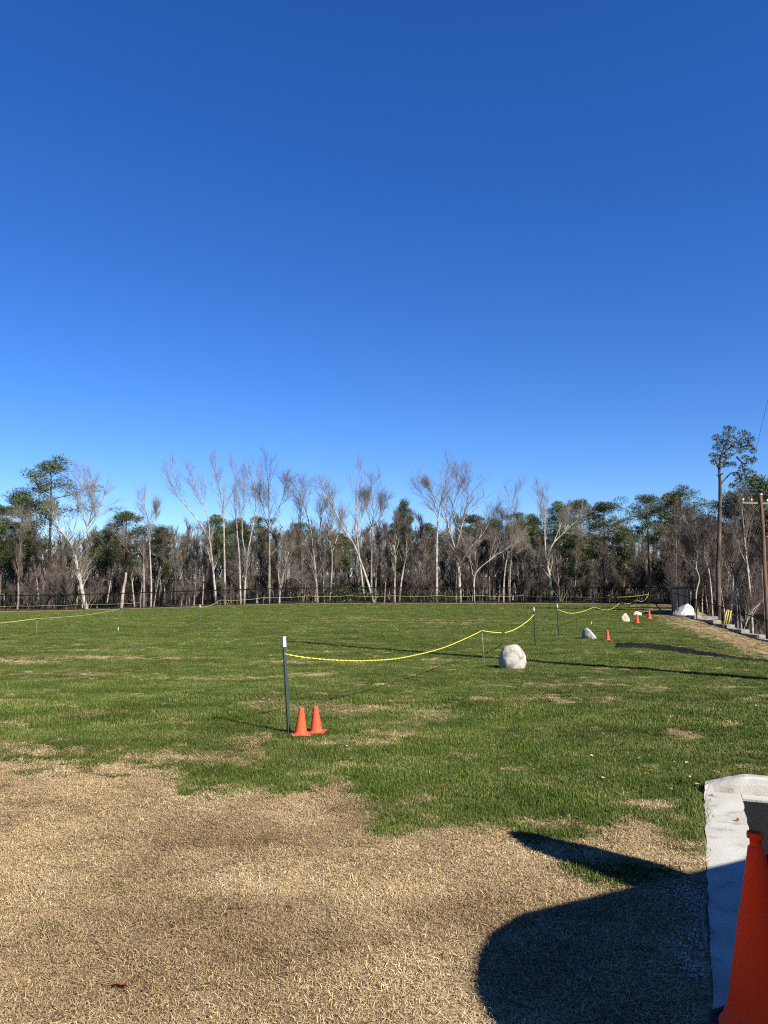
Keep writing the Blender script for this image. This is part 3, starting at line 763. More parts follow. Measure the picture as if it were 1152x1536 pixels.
def pine(px, ytop, D, kind, label, group=None, wide=1.0, seed=0):
    top = at(px, ytop, D); z = gzf(top.x, D); s = (top.z - z) / 14.0
    t = empty('pine_tree', (top.x, D, z), random.Random(seed + px).uniform(0, 6.28))
    t.scale = (s * wide, s * wide, s)
    link('trunk', PINES[kind][0], None, t); link('crown', PINES[kind][1], None, t)
    return tag(t, label, 'tree', group)
PL = [
 (6, 757, 100, 1, 'dark pine cut by the left edge of the picture', 1.0), (40, 737, 103, 3, 'dense pine just behind and left of the tallest left pine', 1.2),
 (82, 688, 104, 4, 'tallest pine at left with a thin airy crown behind the forked white tree', 1.05), (186, 767, 104, 1, 'round topped dark pine right of the forked white tree', 1.25),
 (160, 792, 106, 0, 'lower pine filling the gap left of the round topped pine', 1.1), (244, 790, 105, 3, 'short dark pine right of the round topped pine', 1.2),
 (326, 772, 108, 0, 'dark pine behind the leaning white birch', 1.2), (360, 778, 110, 5, 'pine behind the slim birches', 1.2), (388, 774, 109, 2, 'pine half hidden by the broad oval crown', 1.1),
 (452, 783, 106, 2, 'small headed pine between the oval crown and the dark stemmed tree', 1.0), (510, 800, 112, 0, 'low pine behind the tree leaning left', 1.2),
 (606, 751, 106, 3, 'narrow columnar pine standing alone left of the widest bare crown', .72), (596, 775, 110, 3, 'lower pine at the left foot of the columnar pine', .9),
 (640, 785, 110, 0, 'pine behind the tall white stem', 1.2), (705, 772, 112, 1, 'pine hidden behind the widest bare crown', 1.2), (738, 778, 110, 3, 'pine right of the widest bare crown', 1.1),
 (776, 768, 106, 2, 'pine with a flat head above the slim forked trees', 1.0), (800, 772, 107, 5, 'pine next left of the large raised limb tree', 1.1),
 (838, 752, 106, 0, 'tall pine right behind the large raised limb tree', 1.0), (872, 750, 107, 1, 'dark pine with a wide flat crown, left of its twin', 1.15), (904, 752, 105, 1, 'dark pine with a wide flat crown, right of its twin', 1.15),
 (932, 790, 104, 3, 'lower dense pine right of the flat crowned twins', 1.1), (968, 741, 88, 2, 'open headed pine standing left of the full crowned pines', 1.0), (1003, 740, 90, 0, 'full crowned pine behind the screened gate, left one', 1.1),
 (1022, 731, 86, 4, 'full crowned pine behind the screened gate, the taller one', 1.0), (1050, 775, 92, 3, 'low dense pine left of the tall lone pine', 1.1),
 (1100, 738, 84, 0, 'pine crown filling the gap right of the tall lone pine', 1.2), (1120, 752, 90, 1, 'wide pine behind the crossarm of the utility pole', 1.3), (1142, 716, 80, 5, 'dark pine behind the top of the utility pole', 1.2),
 (1165, 730, 84, 1, 'pine cut by the right edge of the picture', 1.2), (860, 800, 100, 3, 'low bushy pine among the trunks under the flat crowned twins', 1.2), (1075, 800, 96, 3, 'low bushy pine behind the trunk of the tall lone pine', 1.2),
]
for i, (px, yt, D, k, lab, w) in enumerate(PL): pine(px, yt, D, k, lab, 'pines in the woods', w, i)

def tall_pine():
    D = 56; r = random.Random(77); wood = MB(); lf = MB()
    b = at(1079, 946, D); base = Vector((b.x, D, gzf(b.x, D)))
    def L(px, py, dz=0): return at(px, py, D + dz) - base
    def limb(path, ra, rb, dz=0):
        n = len(path); pts = [L(x, y, dz * i / max(1, n - 1)) for i, (x, y) in enumerate(path)]
        wood.tube(pts, [ra + (rb - ra) * i / (n - 1) for i in range(n)], 8 if ra > .1 else 5, False)
    tr = [(1079, 948), (1078, 900), (1077, 850), (1079, 800), (1080, 760), (1080, 725), (1079, 705), (1080, 690), (1086, 672), (1093, 655)]
    limb(tr, .20, .045)
    limb([(1079, 705), (1076, 697), (1073, 688), (1078, 672)], .08, .03)
    for (p, dz) in (([(1081, 726), (1088, 718), (1096, 710), (1106, 708), (1120, 712)], .5), ([(1083, 695), (1095, 684), (1106, 678), (1118, 672)], -.4), ([(1086, 680), (1098, 668), (1112, 660)], .7),
                    ([(1105, 685), (1113, 694), (1123, 696)], -.5), ([(1081, 716), (1074, 712)], 0), ([(1080, 748), (1088, 742), (1094, 736)], .4), ([(1080, 712), (1085, 710)], -.3), ([(1106, 708), (1112, 720), (1100, 729)], .3)):
        limb(p, .075, .025, dz)
    C = [(1091, 643, 6), (1098, 645, 6), (1088, 652, 6), (1113, 651, 7), (1120, 654, 6), (1126, 660, 6), (1074, 656, 6), (1079, 662, 8), (1087, 664, 8), (1097, 658, 8), (1108, 662, 8), (1118, 666, 8), (1074, 671, 6), (1083, 674, 8), (1094, 672, 9),
         (1105, 668, 8), (1112, 675, 7), (1124, 671, 6), (1130, 676, 5), (1068, 683, 4), (1076, 686, 7), (1084, 687, 7), (1092, 684, 7), (1070, 693, 5), (1082, 698, 6), (1090, 697, 5), (1118, 687, 5), (1124, 692, 5), (1131, 690, 4), (1115, 698, 4), (1100, 697, 4),
         (1112, 704, 5), (1120, 707, 6), (1128, 710, 6), (1132, 716, 4), (1115, 715, 6), (1123, 719, 6), (1108, 720, 5), (1098, 729, 4), (1128, 723, 4), (1104, 712, 4)]
    for (x, y, s) in C:
        rr = s * D / 1153 * .85
        clump(lf, L(x, y, r.uniform(-1.2, 1.2)), rr, rr * .65, int(60 + s * 8), r, .19, .024)
    t = empty('pine_tree', base); wood.build('trunk', 'pine_bark', t, True); lf.build('crown', 'needles', t)
    tag(t, 'tall lone pine with long bare trunk standing high above the right treeline', 'tree', 'pines in the woods')
tall_pine()

# the wood behind: slender trees and thickets, many alike
PROTO = []
for i in range(9):
    wd, tw = bare_meshes(10.0, random.Random(i).uniform(.10, .17), 40 + i, .12, random.Random(i + 9).uniform(.2, .45), dict(nb=[0, 8, 20], ntw=7, tl=.7, tw=.012, len=.9, ang=(.35, .85), up=.32))
    a = wd.mesh('slender_trunk', True); b = tw.mesh('slender_crown')
    a.materials.append(M[('grey_bark', 'white_bark', 'grey_bark', 'white_bark', 'dark_bark')[i % 5]]); b.materials.append(M['twig_brown' if i % 3 else 'twig'])
    PROTO.append((a, b))
def thicket_mesh(seed):
    r = random.Random(seed); wood = MB(); tw = MB(); P = {**PD, **dict(nb=[0, 6, 7], ntw=6, tl=.55, tw=.011, len=.9, ang=(.3, .8), up=.2)}
    for k in range(5):
        d = (UPV + Vector((r.uniform(-1, 1), r.uniform(-1, 1), 0)) * .55).normalized(); p = Vector((r.uniform(-.5, .5), r.uniform(-.5, .5), -.1))
        grow(wood, tw, p, d, r.uniform(2.2, 4.2), r.uniform(.03, .05), 2, r, P)
    return wood, tw
THICK = []
for i in range(5):
    wd, tw = thicket_mesh(300 + i); a = wd.mesh('thicket_stems', True); b = tw.mesh('thicket_twigs')
    a.materials.append(M['grey_bark' if i % 2 else 'dark_bark']); b.materials.append(M['twig_brown' if i % 4 else 'twig']); THICK.append((a, b))
ZONES = [(20, 'left of the forked white tree'), (130, 'behind the forked white tree'), (185, 'around the broken pale snag'), (228, 'behind the slim straight white tree'), (275, 'left of the leaning white birch'),
 (325, 'behind the leaning white birch'), (362, 'behind the slim birches'), (403, 'below the broad oval crown'), (450, 'left of the dark stemmed tree'), (478, 'behind the dark stemmed tree'), (520, 'left of the spire tree'),
 (560, 'below the rounded fan crown'), (606, 'below the columnar pine'), (655, 'behind the tall white stem'), (690, 'below the widest bare crown'), (735, 'under the bowed arching tree'), (768, 'behind the slim forked trees'),
 (825, 'behind the tree with raised limbs'), (880, 'below the flat crowned twin pines'), (930, 'right of the white stub trunk'), (985, 'left of the screened gate'), (1025, 'behind the screened gate'), (1078, 'around the tall lone pine'), (1125, 'left of the utility pole'), (1175, 'at the right picture edge')]
def zone(px): return min(ZONES, key=lambda q: abs(q[0] - px))[1]
rw = random.Random(2024)
nslend = 0
for i in range(295):
    t = (i + rw.random()) / 295; px = -30 + t * 1220
    if px > 1005: D = rw.uniform(60, 98); h = rw.uniform(8, 11)
    else: D = rw.uniform(98, 126); h = rw.uniform(6.5, 10.3)
    x = (px - 576) / 1153 * D * 1.0; z = gzf(x, D)
    if px > 850: h *= .76
    tr = empty('slender_tree', (x, D, z), rw.uniform(0, 6.28)); s = h / 10; tr.scale = (s, s, s)
    k = rw.randrange(9); link('trunk', PROTO[k][0], None, tr); link('crown', PROTO[k][1], None, tr)
    bark = ('grey', 'white', 'grey', 'white', 'dark')[k % 5]; size = 'short' if h < 7.6 else ('tall' if h > 9.2 else 'middling')
    tag(tr, '%s slender bare %s stemmed tree in the wood %s' % (size, bark, zone(px)), 'tree', '%s %s stemmed slender trees %s' % (size, bark, zone(px)))
for i in range(120):
    px = -30 + 1220 * (i + rw.random()) / 120
    right = px > 1005
    D = rw.uniform(57, 90) if right else rw.uniform(96.5, 116)
    x = (px - 576) / 1153 * D; s = rw.uniform(.7, 1.35)
    th = empty('thicket', (x, D, gzf(x, D)), rw.uniform(0, 6.28)); th.scale = (s, s, s)
    k = rw.randrange(5); link('stems', THICK[k][0], None, th); link('twigs', THICK[k][1], None, th)
    size = 'small' if s < .9 else ('big' if s > 1.15 else 'middling')
    tag(th, '%s leafless brown thicket under the trees %s' % (size, zone(px)), 'shrub', '%s thickets %s' % (size, zone(px)))

def far_wood():
    """the depth of the wood that reads as one brown mass"""
    r = random.Random(31); mb = MB()
    for i in range(52000):
        if i % 4 == 0: D = r.uniform(88, 112); px = r.uniform(1000, 1230); zt = 10
        else: D = r.uniform(112, 155); px = r.uniform(-120, 1280); zt = 11.5
        x = (px - 576) / 1153 * D; z0 = gzf(x, D); z = z0 + (r.random() ** 1.5) * zt
        L = r.uniform(1.2, 3.2); w = r.uniform(.03, .07)
        d = (rvec(r) * .8 + UPV * .7).normalized(); p = Vector((x, D, z - L * .4)); s = Vector((1, r.uniform(-.3, .3), r.uniform(-.4, .4))) * w
        mb.tri(p - s, p + s, p + d * L)
    for i in range(420):
        D = r.uniform(120, 165) if i % 4 else r.uniform(90, 112); px = r.uniform(-120, 1280) if i % 4 else r.uniform(1000, 1230)
        x = (px - 576) / 1153 * D; z = gzf(x, D); h = r.uniform(6, 12)
        mb.tube([Vector((x, D, z - .2)), Vector((x + r.uniform(-.4, .4), D, z + h * .5)), Vector((x + r.uniform(-.9, .9), D, z + h))], [r.uniform(.1, .2), .1, .03], 4, False)
    tag(mb.build('wood', 'twig_brown'), 'brown mass of the leafless wood far behind the fence', 'wood', kind='stuff')
far_wood()

# evergreen bush by the fence
def bush(px, D, w, h, label, seed):
    r = random.Random(seed); x = (px - 576) / 1153 * D; t = empty('evergreen_bush', (x, D, gzf(x, D))); st = MB(); lf = MB()
    for k in range(6):
        e = Vector((r.uniform(-w, w) * .7, r.uniform(-.5, .5), h * r.uniform(.5, .95))); st.tube([Vector((r.uniform(-.3, .3), 0, -.1)), e * .5, e], [.03, .02, .01], 4, False)
    for k in range(26):
        c = Vector((r.uniform(-w, w), r.uniform(-.7, .7), r.uniform(.1, 1) * h)); c.z *= 1 - .5 * (abs(c.x) / w) ** 2
        clump(lf, c, .4, .3, 40, r, .16, .045)
    st.build('stems', 'dark_bark', t, True); lf.build('foliage', 'evergreen_leaf', t); tag(t, label, 'shrub')
bush(535, 96, 2.6, 2.2, 'dark evergreen bush behind the fence below the tree leaning left', 1)
bush(672, 97, 1.8, 1.5, 'low evergreen bush behind the fence below the widest bare crown', 2)
bush(925, 96, 2.0, 1.6, 'small evergreen bush behind the fence near the white stub trunk', 3)
bush(505, 97, 1.2, 2.6, 'upright evergreen shrub left of the dark evergreen bush', 4)

# ================================================================= FENCES
def fence(name, label, pts, step, h, mesh=True, screen=None):
    fe = empty(name, (pts[0][0], pts[0][1], gzf(*pts[0])))
    o = Vector(fe.location); P = []
    for a, b in zip(pts[:-1], pts[1:]):
        n = max(1, round(math.dist(a, b) / step))
        for i in range(n): P.append((a[0] + (b[0] - a[0]) * i / n, a[1] + (b[1] - a[1]) * i / n))
    P.append(pts[-1])
    G = [Vector((x, y, gzf(x - .2 if abs(x - side_x(y)) < 1.5 else x, y))) - o for x, y in P]
    pm = MB(); pm.tube([Vector((0, 0, -.1)), Vector((0, 0, h + .04))], [.044, .044], 8); pm.lathe([(.042, h + .04), (.03, h + .08), (0, h + .095)], 8)
    pme = pm.mesh('fence_post', True)
    for g in G: link('post', pme, 'black_coat', fe, g)
    rails = MB(); rails.tube([g + UPV * h for g in G], [.055] * len(G), 6); rails.build('top_rail', 'black_coat', fe, True)
    rails = MB(); rails.tube([g + UPV * .06 for g in G], [.02] * len(G), 4); rails.build('tension_wire', 'black_coat', fe)
    m = MB(); sp = .14; w = .004
    for a, b in zip(G[:-1], G[1:]):
        d = b - a; L = math.hypot(d.x, d.y); nx, ny = d.x / L, d.y / L; k = -int(h / sp)
        while k * sp < L:
            for sg in (1, -1):
                s0 = k * sp if sg > 0 else k * sp + h; s1 = k * sp + h if sg > 0 else k * sp
                z0, z1 = .04, h
                # clip to the panel
                lo, hi = 0.0, 1.0; ds = s1 - s0
                ta, tb = (0 - s0) / ds, (L - s0) / ds
                lo = max(lo, min(ta, tb)); hi = min(hi, max(ta, tb))
                if hi - lo > .02:
                    def q(t): s = s0 + ds * t; f = s / L; return a + Vector((d.x * f, d.y * f, d.z * f + z0 + (z1 - z0) * t))
                    p0, p1 = q(lo), q(hi); n = len(m.v); e = Vector((nx, ny, 0)) * w
                    m.v += [tuple(p0 - e), tuple(p0 + e), tuple(p1 + e), tuple(p1 - e)]; m.f.append((n, n + 1, n + 2, n + 3))
            k += 1
    m.build('chain_link', 'black_coat', fe)
    if screen:
        for a, b in zip(G[:-1], G[1:]):
            if (a + o).y > screen: continue
            d = (b - a); nn = Vector((d.y, -d.x, 0)).normalized(); cl = MB(); K = 8
            for i in range(K + 1):
                for j in range(4):
                    f = .015 + .97 * i / K; cl.v.append(tuple(a + d * f + UPV * (.08 + (h - .14) * j / 3) + nn * (-.075 - .02 * math.sin(math.pi * j / 3) * math.sin(math.pi * i / K))))
            for i in range(K):
                for j in range(3): q = i * 4 + j; cl.f.append((q, q + 1, q + 5, q + 4))
            cl.build('windscreen', 'screen_cloth', fe, True)
    return tag(fe, label, 'fence')
fence('chain_link_fence', 'long black chain link fence along the back of the field', [(-75, 89.5), (35.3, 94)], 3.05, 1.83)
fence('screened_fence', 'black fence with dark windscreen closing the right side of the field', [(19.0, 51), (23.7, 60), (34.9, 93.2)], 3.45, 1.83, screen=59)

# ================================================================= RETAINING WALL
def wall():
    w = empty('retaining_wall', (19.75, 51, 0)); o = Vector(w.location)
    bm = MB(); bm.box((0, 0, 0), (.24, .40, .10)); bme = bevel_mesh(bm.mesh('block'), .018, 2); bme.materials.append(M['block'])
    r = random.Random(6); y = 50.9
    while y > 33:
        x = float(side_x(y)) + .12; zt = math.floor((gzf(x - .5, y) + .12) / .2) * .2 + .12
        for c in range(3):
            b = link('block', bme, None, w, Vector((x + .02 * c + r.uniform(-.015, .015), y + (.4 if c % 2 else 0) + r.uniform(-.01, .01), zt - .10 - .202 * c)) - o)
            b.rotation_euler = (0, 0, .035 + r.uniform(-.012, .012)); b.scale = (1, r.uniform(.97, .995), 1)
        y -= .815
    for i in range(5):
        b = link('block', bme, None, w, Vector((19.35 + i * .62, 51.3 + .12 * i, .02 if i < 3 else -.12)) - o); b.rotation_euler = (0, 0, 1.4 + r.uniform(-.05, .05))
    tag(w, 'grey block retaining wall stepping down the bank at right', 'wall')
wall()

def wall_railing():
    tp = [at(1011, 889.5, 50.6), at(1044, 899.5, 48.2), at(1082, 910.5, 45.6), at(1117, 921, 43.3), at(1150, 931, 41.2), at(1190, 943, 39)]
    o = tp[0] - UPV * 1.4; e = empty('railing', o)
    rl = MB(); rl.tube([p - o for p in tp], [.028] * len(tp), 6); rl.build('top_rail', 'black_coat', e, True)
    for p in tp:
        b = MB(); b.tube([p - o - UPV * 1.5, p - o + UPV * .03], [.03, .03], 8); b.build('post', 'black_coat', e, True)
    tag(e, 'thin black railing running down along the block wall', 'railing')
wall_railing()

# ================================================================= ROCKS
def rock(label, px0, px1, py_top, py_bot, m, seed, shape=(1, .9, 1), sub=4, rough=.16, pts=None, zz=None, D=None):
    cx = (px0 + px1) / 2
    if D is None:
        z = 0.0
        for _ in range(8): x, y = gp(cx, py_bot, z); z = gzf(x, y)
    else: x = at(cx, py_bot, D).x; y = D; z = gzf(x, y) if zz is None else zz
    y += .12
    W = (px1 - px0) / 1153 * y; H = at(cx, py_top, y).z - z
    bm = bmesh.new(); bmesh.ops.create_icosphere(bm, subdivisions=sub, radius=1)
    off = Vector((seed * 7.3, seed * 3.1, 0)); rr = random.Random(seed)
    cuts = [(rvec(rr), rr.uniform(.68, .9)) for _ in range(9)] if seed != 3 else [(rvec(rr), rr.uniform(.86, .96)) for _ in range(7)]
    if pts: cuts += pts
    for v in bm.verts:
        p = v.co.copy()
        for (n, d) in cuts:
            n = n.normalized(); e = p.dot(n) - d
            if e > 0: p -= n * e * .85
        p *= 1 + rough * (mnoise.fractal(p * 1.4 + off, 1.0, 2.0, 5)) * .8 + .03 * mnoise.noise(p * 9 + off)
        v.co = p
    xs = [v.co.x for v in bm.verts]; zs = [v.co.z for v in bm.verts]
    sx = W / (max(xs) - min(xs)); cxm = (max(xs) + min(xs)) / 2; zlo = min(zs) * .45; sz = H / (max(zs) - zlo)
    for v in bm.verts: v.co = Vector(((v.co.x - cxm) * sx, v.co.y * sx * shape[1], (v.co.z - zlo) * sz))
    me = bpy.data.meshes.new('boulder'); bm.to_mesh(me); bm.free(); me.shade_smooth()
    o = link('boulder', me, m, None, (x, y, z - .01)); return tag(o, label, 'rock', 'landscape boulders')
rock('large rounded pale limestone boulder beside the thin stake', 750, 791, 965.5, 1003, 'limestone', 3, rough=.10)
rock('grey angular boulder with a slanting top, left of a small cone', 875, 897, 941, 958.5, 'grey_stone', 7, (1, .8, 1), pts=[(Vector((.7, -.2, .6)), .38), (Vector((-1, 0, .1)), .6)])
rock('upright tan slab of rock between the ropes and the far cones', 932, 945.5, 919.5, 932.5, 'tan_stone', 11, (1, .6, 1), pts=[(Vector((.7, 0, .5)), .55), (Vector((0, -1, .2)), .45)], sub=3)
rock('low flat whitish rock behind the far pair of cones', 949, 964, 916.5, 923.5, 'white_stone', 13, (1, .6, 1), sub=3)
rock('big white angular rock heaped against the screened fence end', 1011, 1041, 905, 921, 'white_stone', 17, (1, .7, 1), pts=[(Vector((-.7, -.2, .7)), .3), (Vector((.2, -.8, .5)), .5)], D=50.4, zz=.1)

# ================================================================= POSTS, STAKES, ROPES
def hitg(px, py):
    z = 0.0
    for _ in range(10): x, y = gp(px, py, z); z = gzf(x, y)
    return Vector((x, y, z))
def tpost(label, base_px, top_px, name='steel_post'):
    b = hitg(*base_px); t = at(top_px[0], top_px[1], b.y); ax = (t - b); H = ax.length; ax.normalize()
    e = empty(name, b); e.rotation_mode = 'QUATERNION'; e.rotation_quaternion = ax.to_track_quat('Z', 'Y') @ Matrix.Rotation(.5, 3, 'Z').to_quaternion()
    s = MB(); s.box((0, 0, H / 2 - .1 - .055), (.019, .003, H / 2 + .045)); s.box((0, .019, H / 2 - .1 - .055), (.003, .016, H / 2 + .045)); s.build('shaft', 'steel_green', e)
    tp = MB(); tp.box((0, 0, H - .055), (.0215, .0055, .058)); tp.box((0, .019, H - .055), (.0055, .0175, .058)); tp.build('white_tip', 'post_white', e)
    st = MB(); z = .08
    while z < H - .13: st.box((0, -.008, z), (.006, .006, .009)); z += .054
    st.build('studs', 'steel_green', e)
    return tag(e, label, 'post', 'green steel rope posts'), b, ax, H
def stake(label, base_px, top_px, D=None, r0=.006, group='thin rope stakes'):
    b = hitg(*base_px); t = at(top_px[0], top_px[1], b.y); ax = t - b
    e = empty('thin_stake', b); s = MB(); s.tube([Vector((0, 0, -.08)), ax * .5, ax], [r0, r0, r0], 6); s.build('rod', 'stake_thin', e, True)
    k = MB(); k.tube([ax - ax.normalized() * .05, ax + ax.normalized() * .012], [r0 * 2.2, r0 * 2.4], 6); k.build('clip', 'black_coat', e)
    tag(e, label, 'stake', group); return t
p1 = tpost('green steel post with white top nearest the camera, beside two cones', (432, 1101), (424, 955.5))
p2 = tpost('green steel post with white top behind the round boulder', (803, 968), (800, 911))
p3 = tpost('green steel post with white top just right of the one behind the round boulder', (838, 953.5), (835, 906.5))
p4 = tpost('far green steel post near the screened fence where the yellow rope ends', (973.5, 909.5), (972.5, 889))
pL = tpost('lone green steel post with white top far left in the field', (300, 937), (299.5, 907))
s1 = stake('thin stake holding up the rope left of the round boulder', (727.5, 1002), (722.5, 945), r0=.007)
s2 = stake('first thin stake right of the post pair, far side', (891, 926), (890.5, 910), r0=.008)
s3 = stake('second thin stake right of the post pair, farther', (930.5, 915), (930.5, 902.5), r0=.008)
s4 = stake('third thin stake, close to the far rope end post', (954, 911), (954, 899.5), r0=.008)
sl1 = stake('leaning thin stake at far left near the edge of the field', (54, 957), (56, 928), r0=.008)
sl2 = stake('short dark stake below the broken snag', (179, 927), (181, 913), r0=.016)

def rope(label, pts3, r0=.011, m='rope', strands=1, gap=None):
    """rope run through a list of points"""
    fine = []
    for i in range(len(pts3) - 1):
        a, b = pts3[i], pts3[i + 1]; n = max(2, int((b - a).length / .03) if strands > 1 else 4)
        for j in range(n): fine.append(a.lerp(b, j / n))
    fine.append(pts3[-1])
    o = fine[0].copy(); mb = MB()
    if strands > 1:
        # resample evenly and twist strands
        P = [p - o for p in fine]; ph = 0
        for s in range(strands):
            ph = s * 2 * math.pi / strands; q = []
            for i, p in enumerate(P):
                d = (P[min(i + 1, len(P) - 1)] - P[max(i - 1, 0)]).normalized(); u = d.cross(UPV).normalized(); w = u.cross(d)
                a = ph + i * .85; q.append(p + (u * math.cos(a) + w * math.sin(a)) * r0 * .55)
            mb.tube(q, [r0 * .62] * len(q), 5)
    else: mb.tube([p - o for p in fine], [r0] * len(fine), 6)
    ob = mb.build('rope', m, None, True, o); return tag(ob, label, 'rope', 'yellow boundary ropes')
def sag(a, b, s, n=14):
    return [a.lerp(b, t) - UPV * (4 * s * t * (1 - t)) for t in [i / n for i in range(n + 1)]]
def pxcurve(pl, Da, Db):
    # smooth curve between posts, distance runs linearly
    xs = [p[0] for p in pl]; out = []
    N = 40
    P = [Vector((p[0], p[1], 0)) for p in pl]
    seg = []
    for i in range(len(P) - 1):
        a = P[max(i - 1, 0)]; b = P[i]; c = P[i + 1]; d = P[min(i + 2, len(P) - 1)]
        for t in [k / 8 for k in range(8)]:
            seg.append(.5 * ((2 * b) + (c - a) * t + (2 * a - 5 * b + 4 * c - d) * t * t + (3 * b - a - 3 * c + d) * t ** 3))
    seg.append(P[-1])
    L = abs(pl[-1][0] - pl[0][0])
    for q in seg:
        f = abs(q.x - pl[0][0]) / L; D = 1 / ((1 - f) / Da + f / Db); out.append(at(q.x, q.y, D))
    return out
r1 = pxcurve([(427, 981), (460, 986.5), (500, 990), (545, 991), (590, 988.5), (630, 981), (665, 971.5), (700, 957), (722.5, 946)], p1[1].y, s1.y)
rope('yellow twisted rope sagging from the nearest post to the thin stake', r1, .009, 'rope', 2)
r2 = pxcurve([(722.5, 946), (735, 948), (748, 949), (762, 948), (778, 941), (792, 931), (801, 922)], s1.y, p2[1].y)
rope('yellow rope rising from the thin stake to the post behind the boulder', r2, .012, 'rope')
r3 = []
for pl, a, b in (([(836, 914), (846, 918), (858, 920), (875, 917), (891, 910.5)], p3[1].y, s2.y), ([(891, 910.5), (903, 914), (914, 914.5), (924, 909.5), (930.5, 903)], s2.y, s3.y),
                 ([(930.5, 903), (938, 905), (946, 904.5), (954, 899.6)], s3.y, s4.y), ([(954, 899.6), (961, 902), (967, 900.5), (973, 892)], s4.y, p4[1].y)):
    r3 += pxcurve(pl, a, b)[(1 if r3 else 0):]
rope('yellow rope looping over three thin stakes to the far end post', r3, .014, 'rope')
top = lambda q: q[1] + q[2] * (q[3] - .14)
lp1 = [at(-60, 940, sl1.y * .85)] + [at(-2, 934, sl1.y * .94)] + [sl1]
rl = sag(lp1[0], sl1, .02)[:-1] + sag(sl1, sl2, .10)[:-1] + sag(sl2, top(pL), .06)
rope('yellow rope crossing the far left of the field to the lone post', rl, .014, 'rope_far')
# far rope from the lone post along the back fence to the far end post
far_px = [(330, 905), (395, 902.5), (460, 901.5), (525, 901), (590, 900), (655, 899.5), (720, 898.5), (785, 898), (850, 897), (915, 896)]
tops = [top(pL)]
for i, (px, py) in enumerate(far_px):
    Dx = 52 + 34 * min(1, i / 2.0) if i < 3 else 86 - max(0, i - 7) * 8
    b = at(px, 905, Dx); g = Vector((b.x, Dx, gzf(b.x, Dx))); e = empty('thin_stake', g); s = MB(); s.tube([Vector((0, 0, -.1)), Vector((.01, 0, .98))], [.009, .009], 6); s.build('rod', 'stake_thin', e, True)
    tag(e, '%s thin stake from the left in the rope line before the back fence' % ('first', 'second', 'third', 'fourth', 'fifth', 'sixth', 'seventh', 'eighth', 'ninth', 'tenth')[i], 'stake', 'far stakes before the back fence'); tops.append(g + Vector((.01, 0, .96)))
tops.append(top(p4))
run = []
for a, b in zip(tops[:-1], tops[1:]): run += sag(a, b, .10, 8)[(1 if run else 0):]
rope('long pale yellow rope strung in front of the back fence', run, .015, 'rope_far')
# second line at the far left edge
tops = []
for i, px in enumerate((-40, 32, 73, 113, 147, 213)):
    D = 80 + i * .6; x = (px - 576) / 1153 * D; g = Vector((x, D, gzf(x, D))); e = empty('thin_stake', g); s = MB(); s.tube([Vector((0, 0, -.1)), Vector((0, 0, .75))], [.014, .014], 6); s.build('rod', 'black_coat', e, True)
    tag(e, 'small dark stake under the left woods, %s' % ('outside the left edge', 'first from the left', 'second from the left', 'left of the forked white tree', 'right of the forked white tree', 'near the slim white tree')[i], 'stake', 'stakes under the left woods'); tops.append(g + Vector((0, 0, .72)))
run = []
for a, b in zip(tops[:-1], tops[1:]): run += sag(a, b, .06, 6)[(1 if run else 0):]
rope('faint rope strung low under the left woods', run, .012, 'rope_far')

# small white markers in the turf
for lab, px, py in (('tiny white marker peg at left in the field', 177, 946.5), ('tiny white marker peg above the grey boulder', 887, 937)):
    b = hitg(px, py); e = MB(); e.tube([Vector((0, 0, -.05)), Vector((.01, 0, .12))], [.012, .012], 8); e.lathe([(.02, .12), (.022, .135), (0, .14)], 8)
    tag(e.build('marker_peg', 'post_white', None, True, b), lab, 'peg')

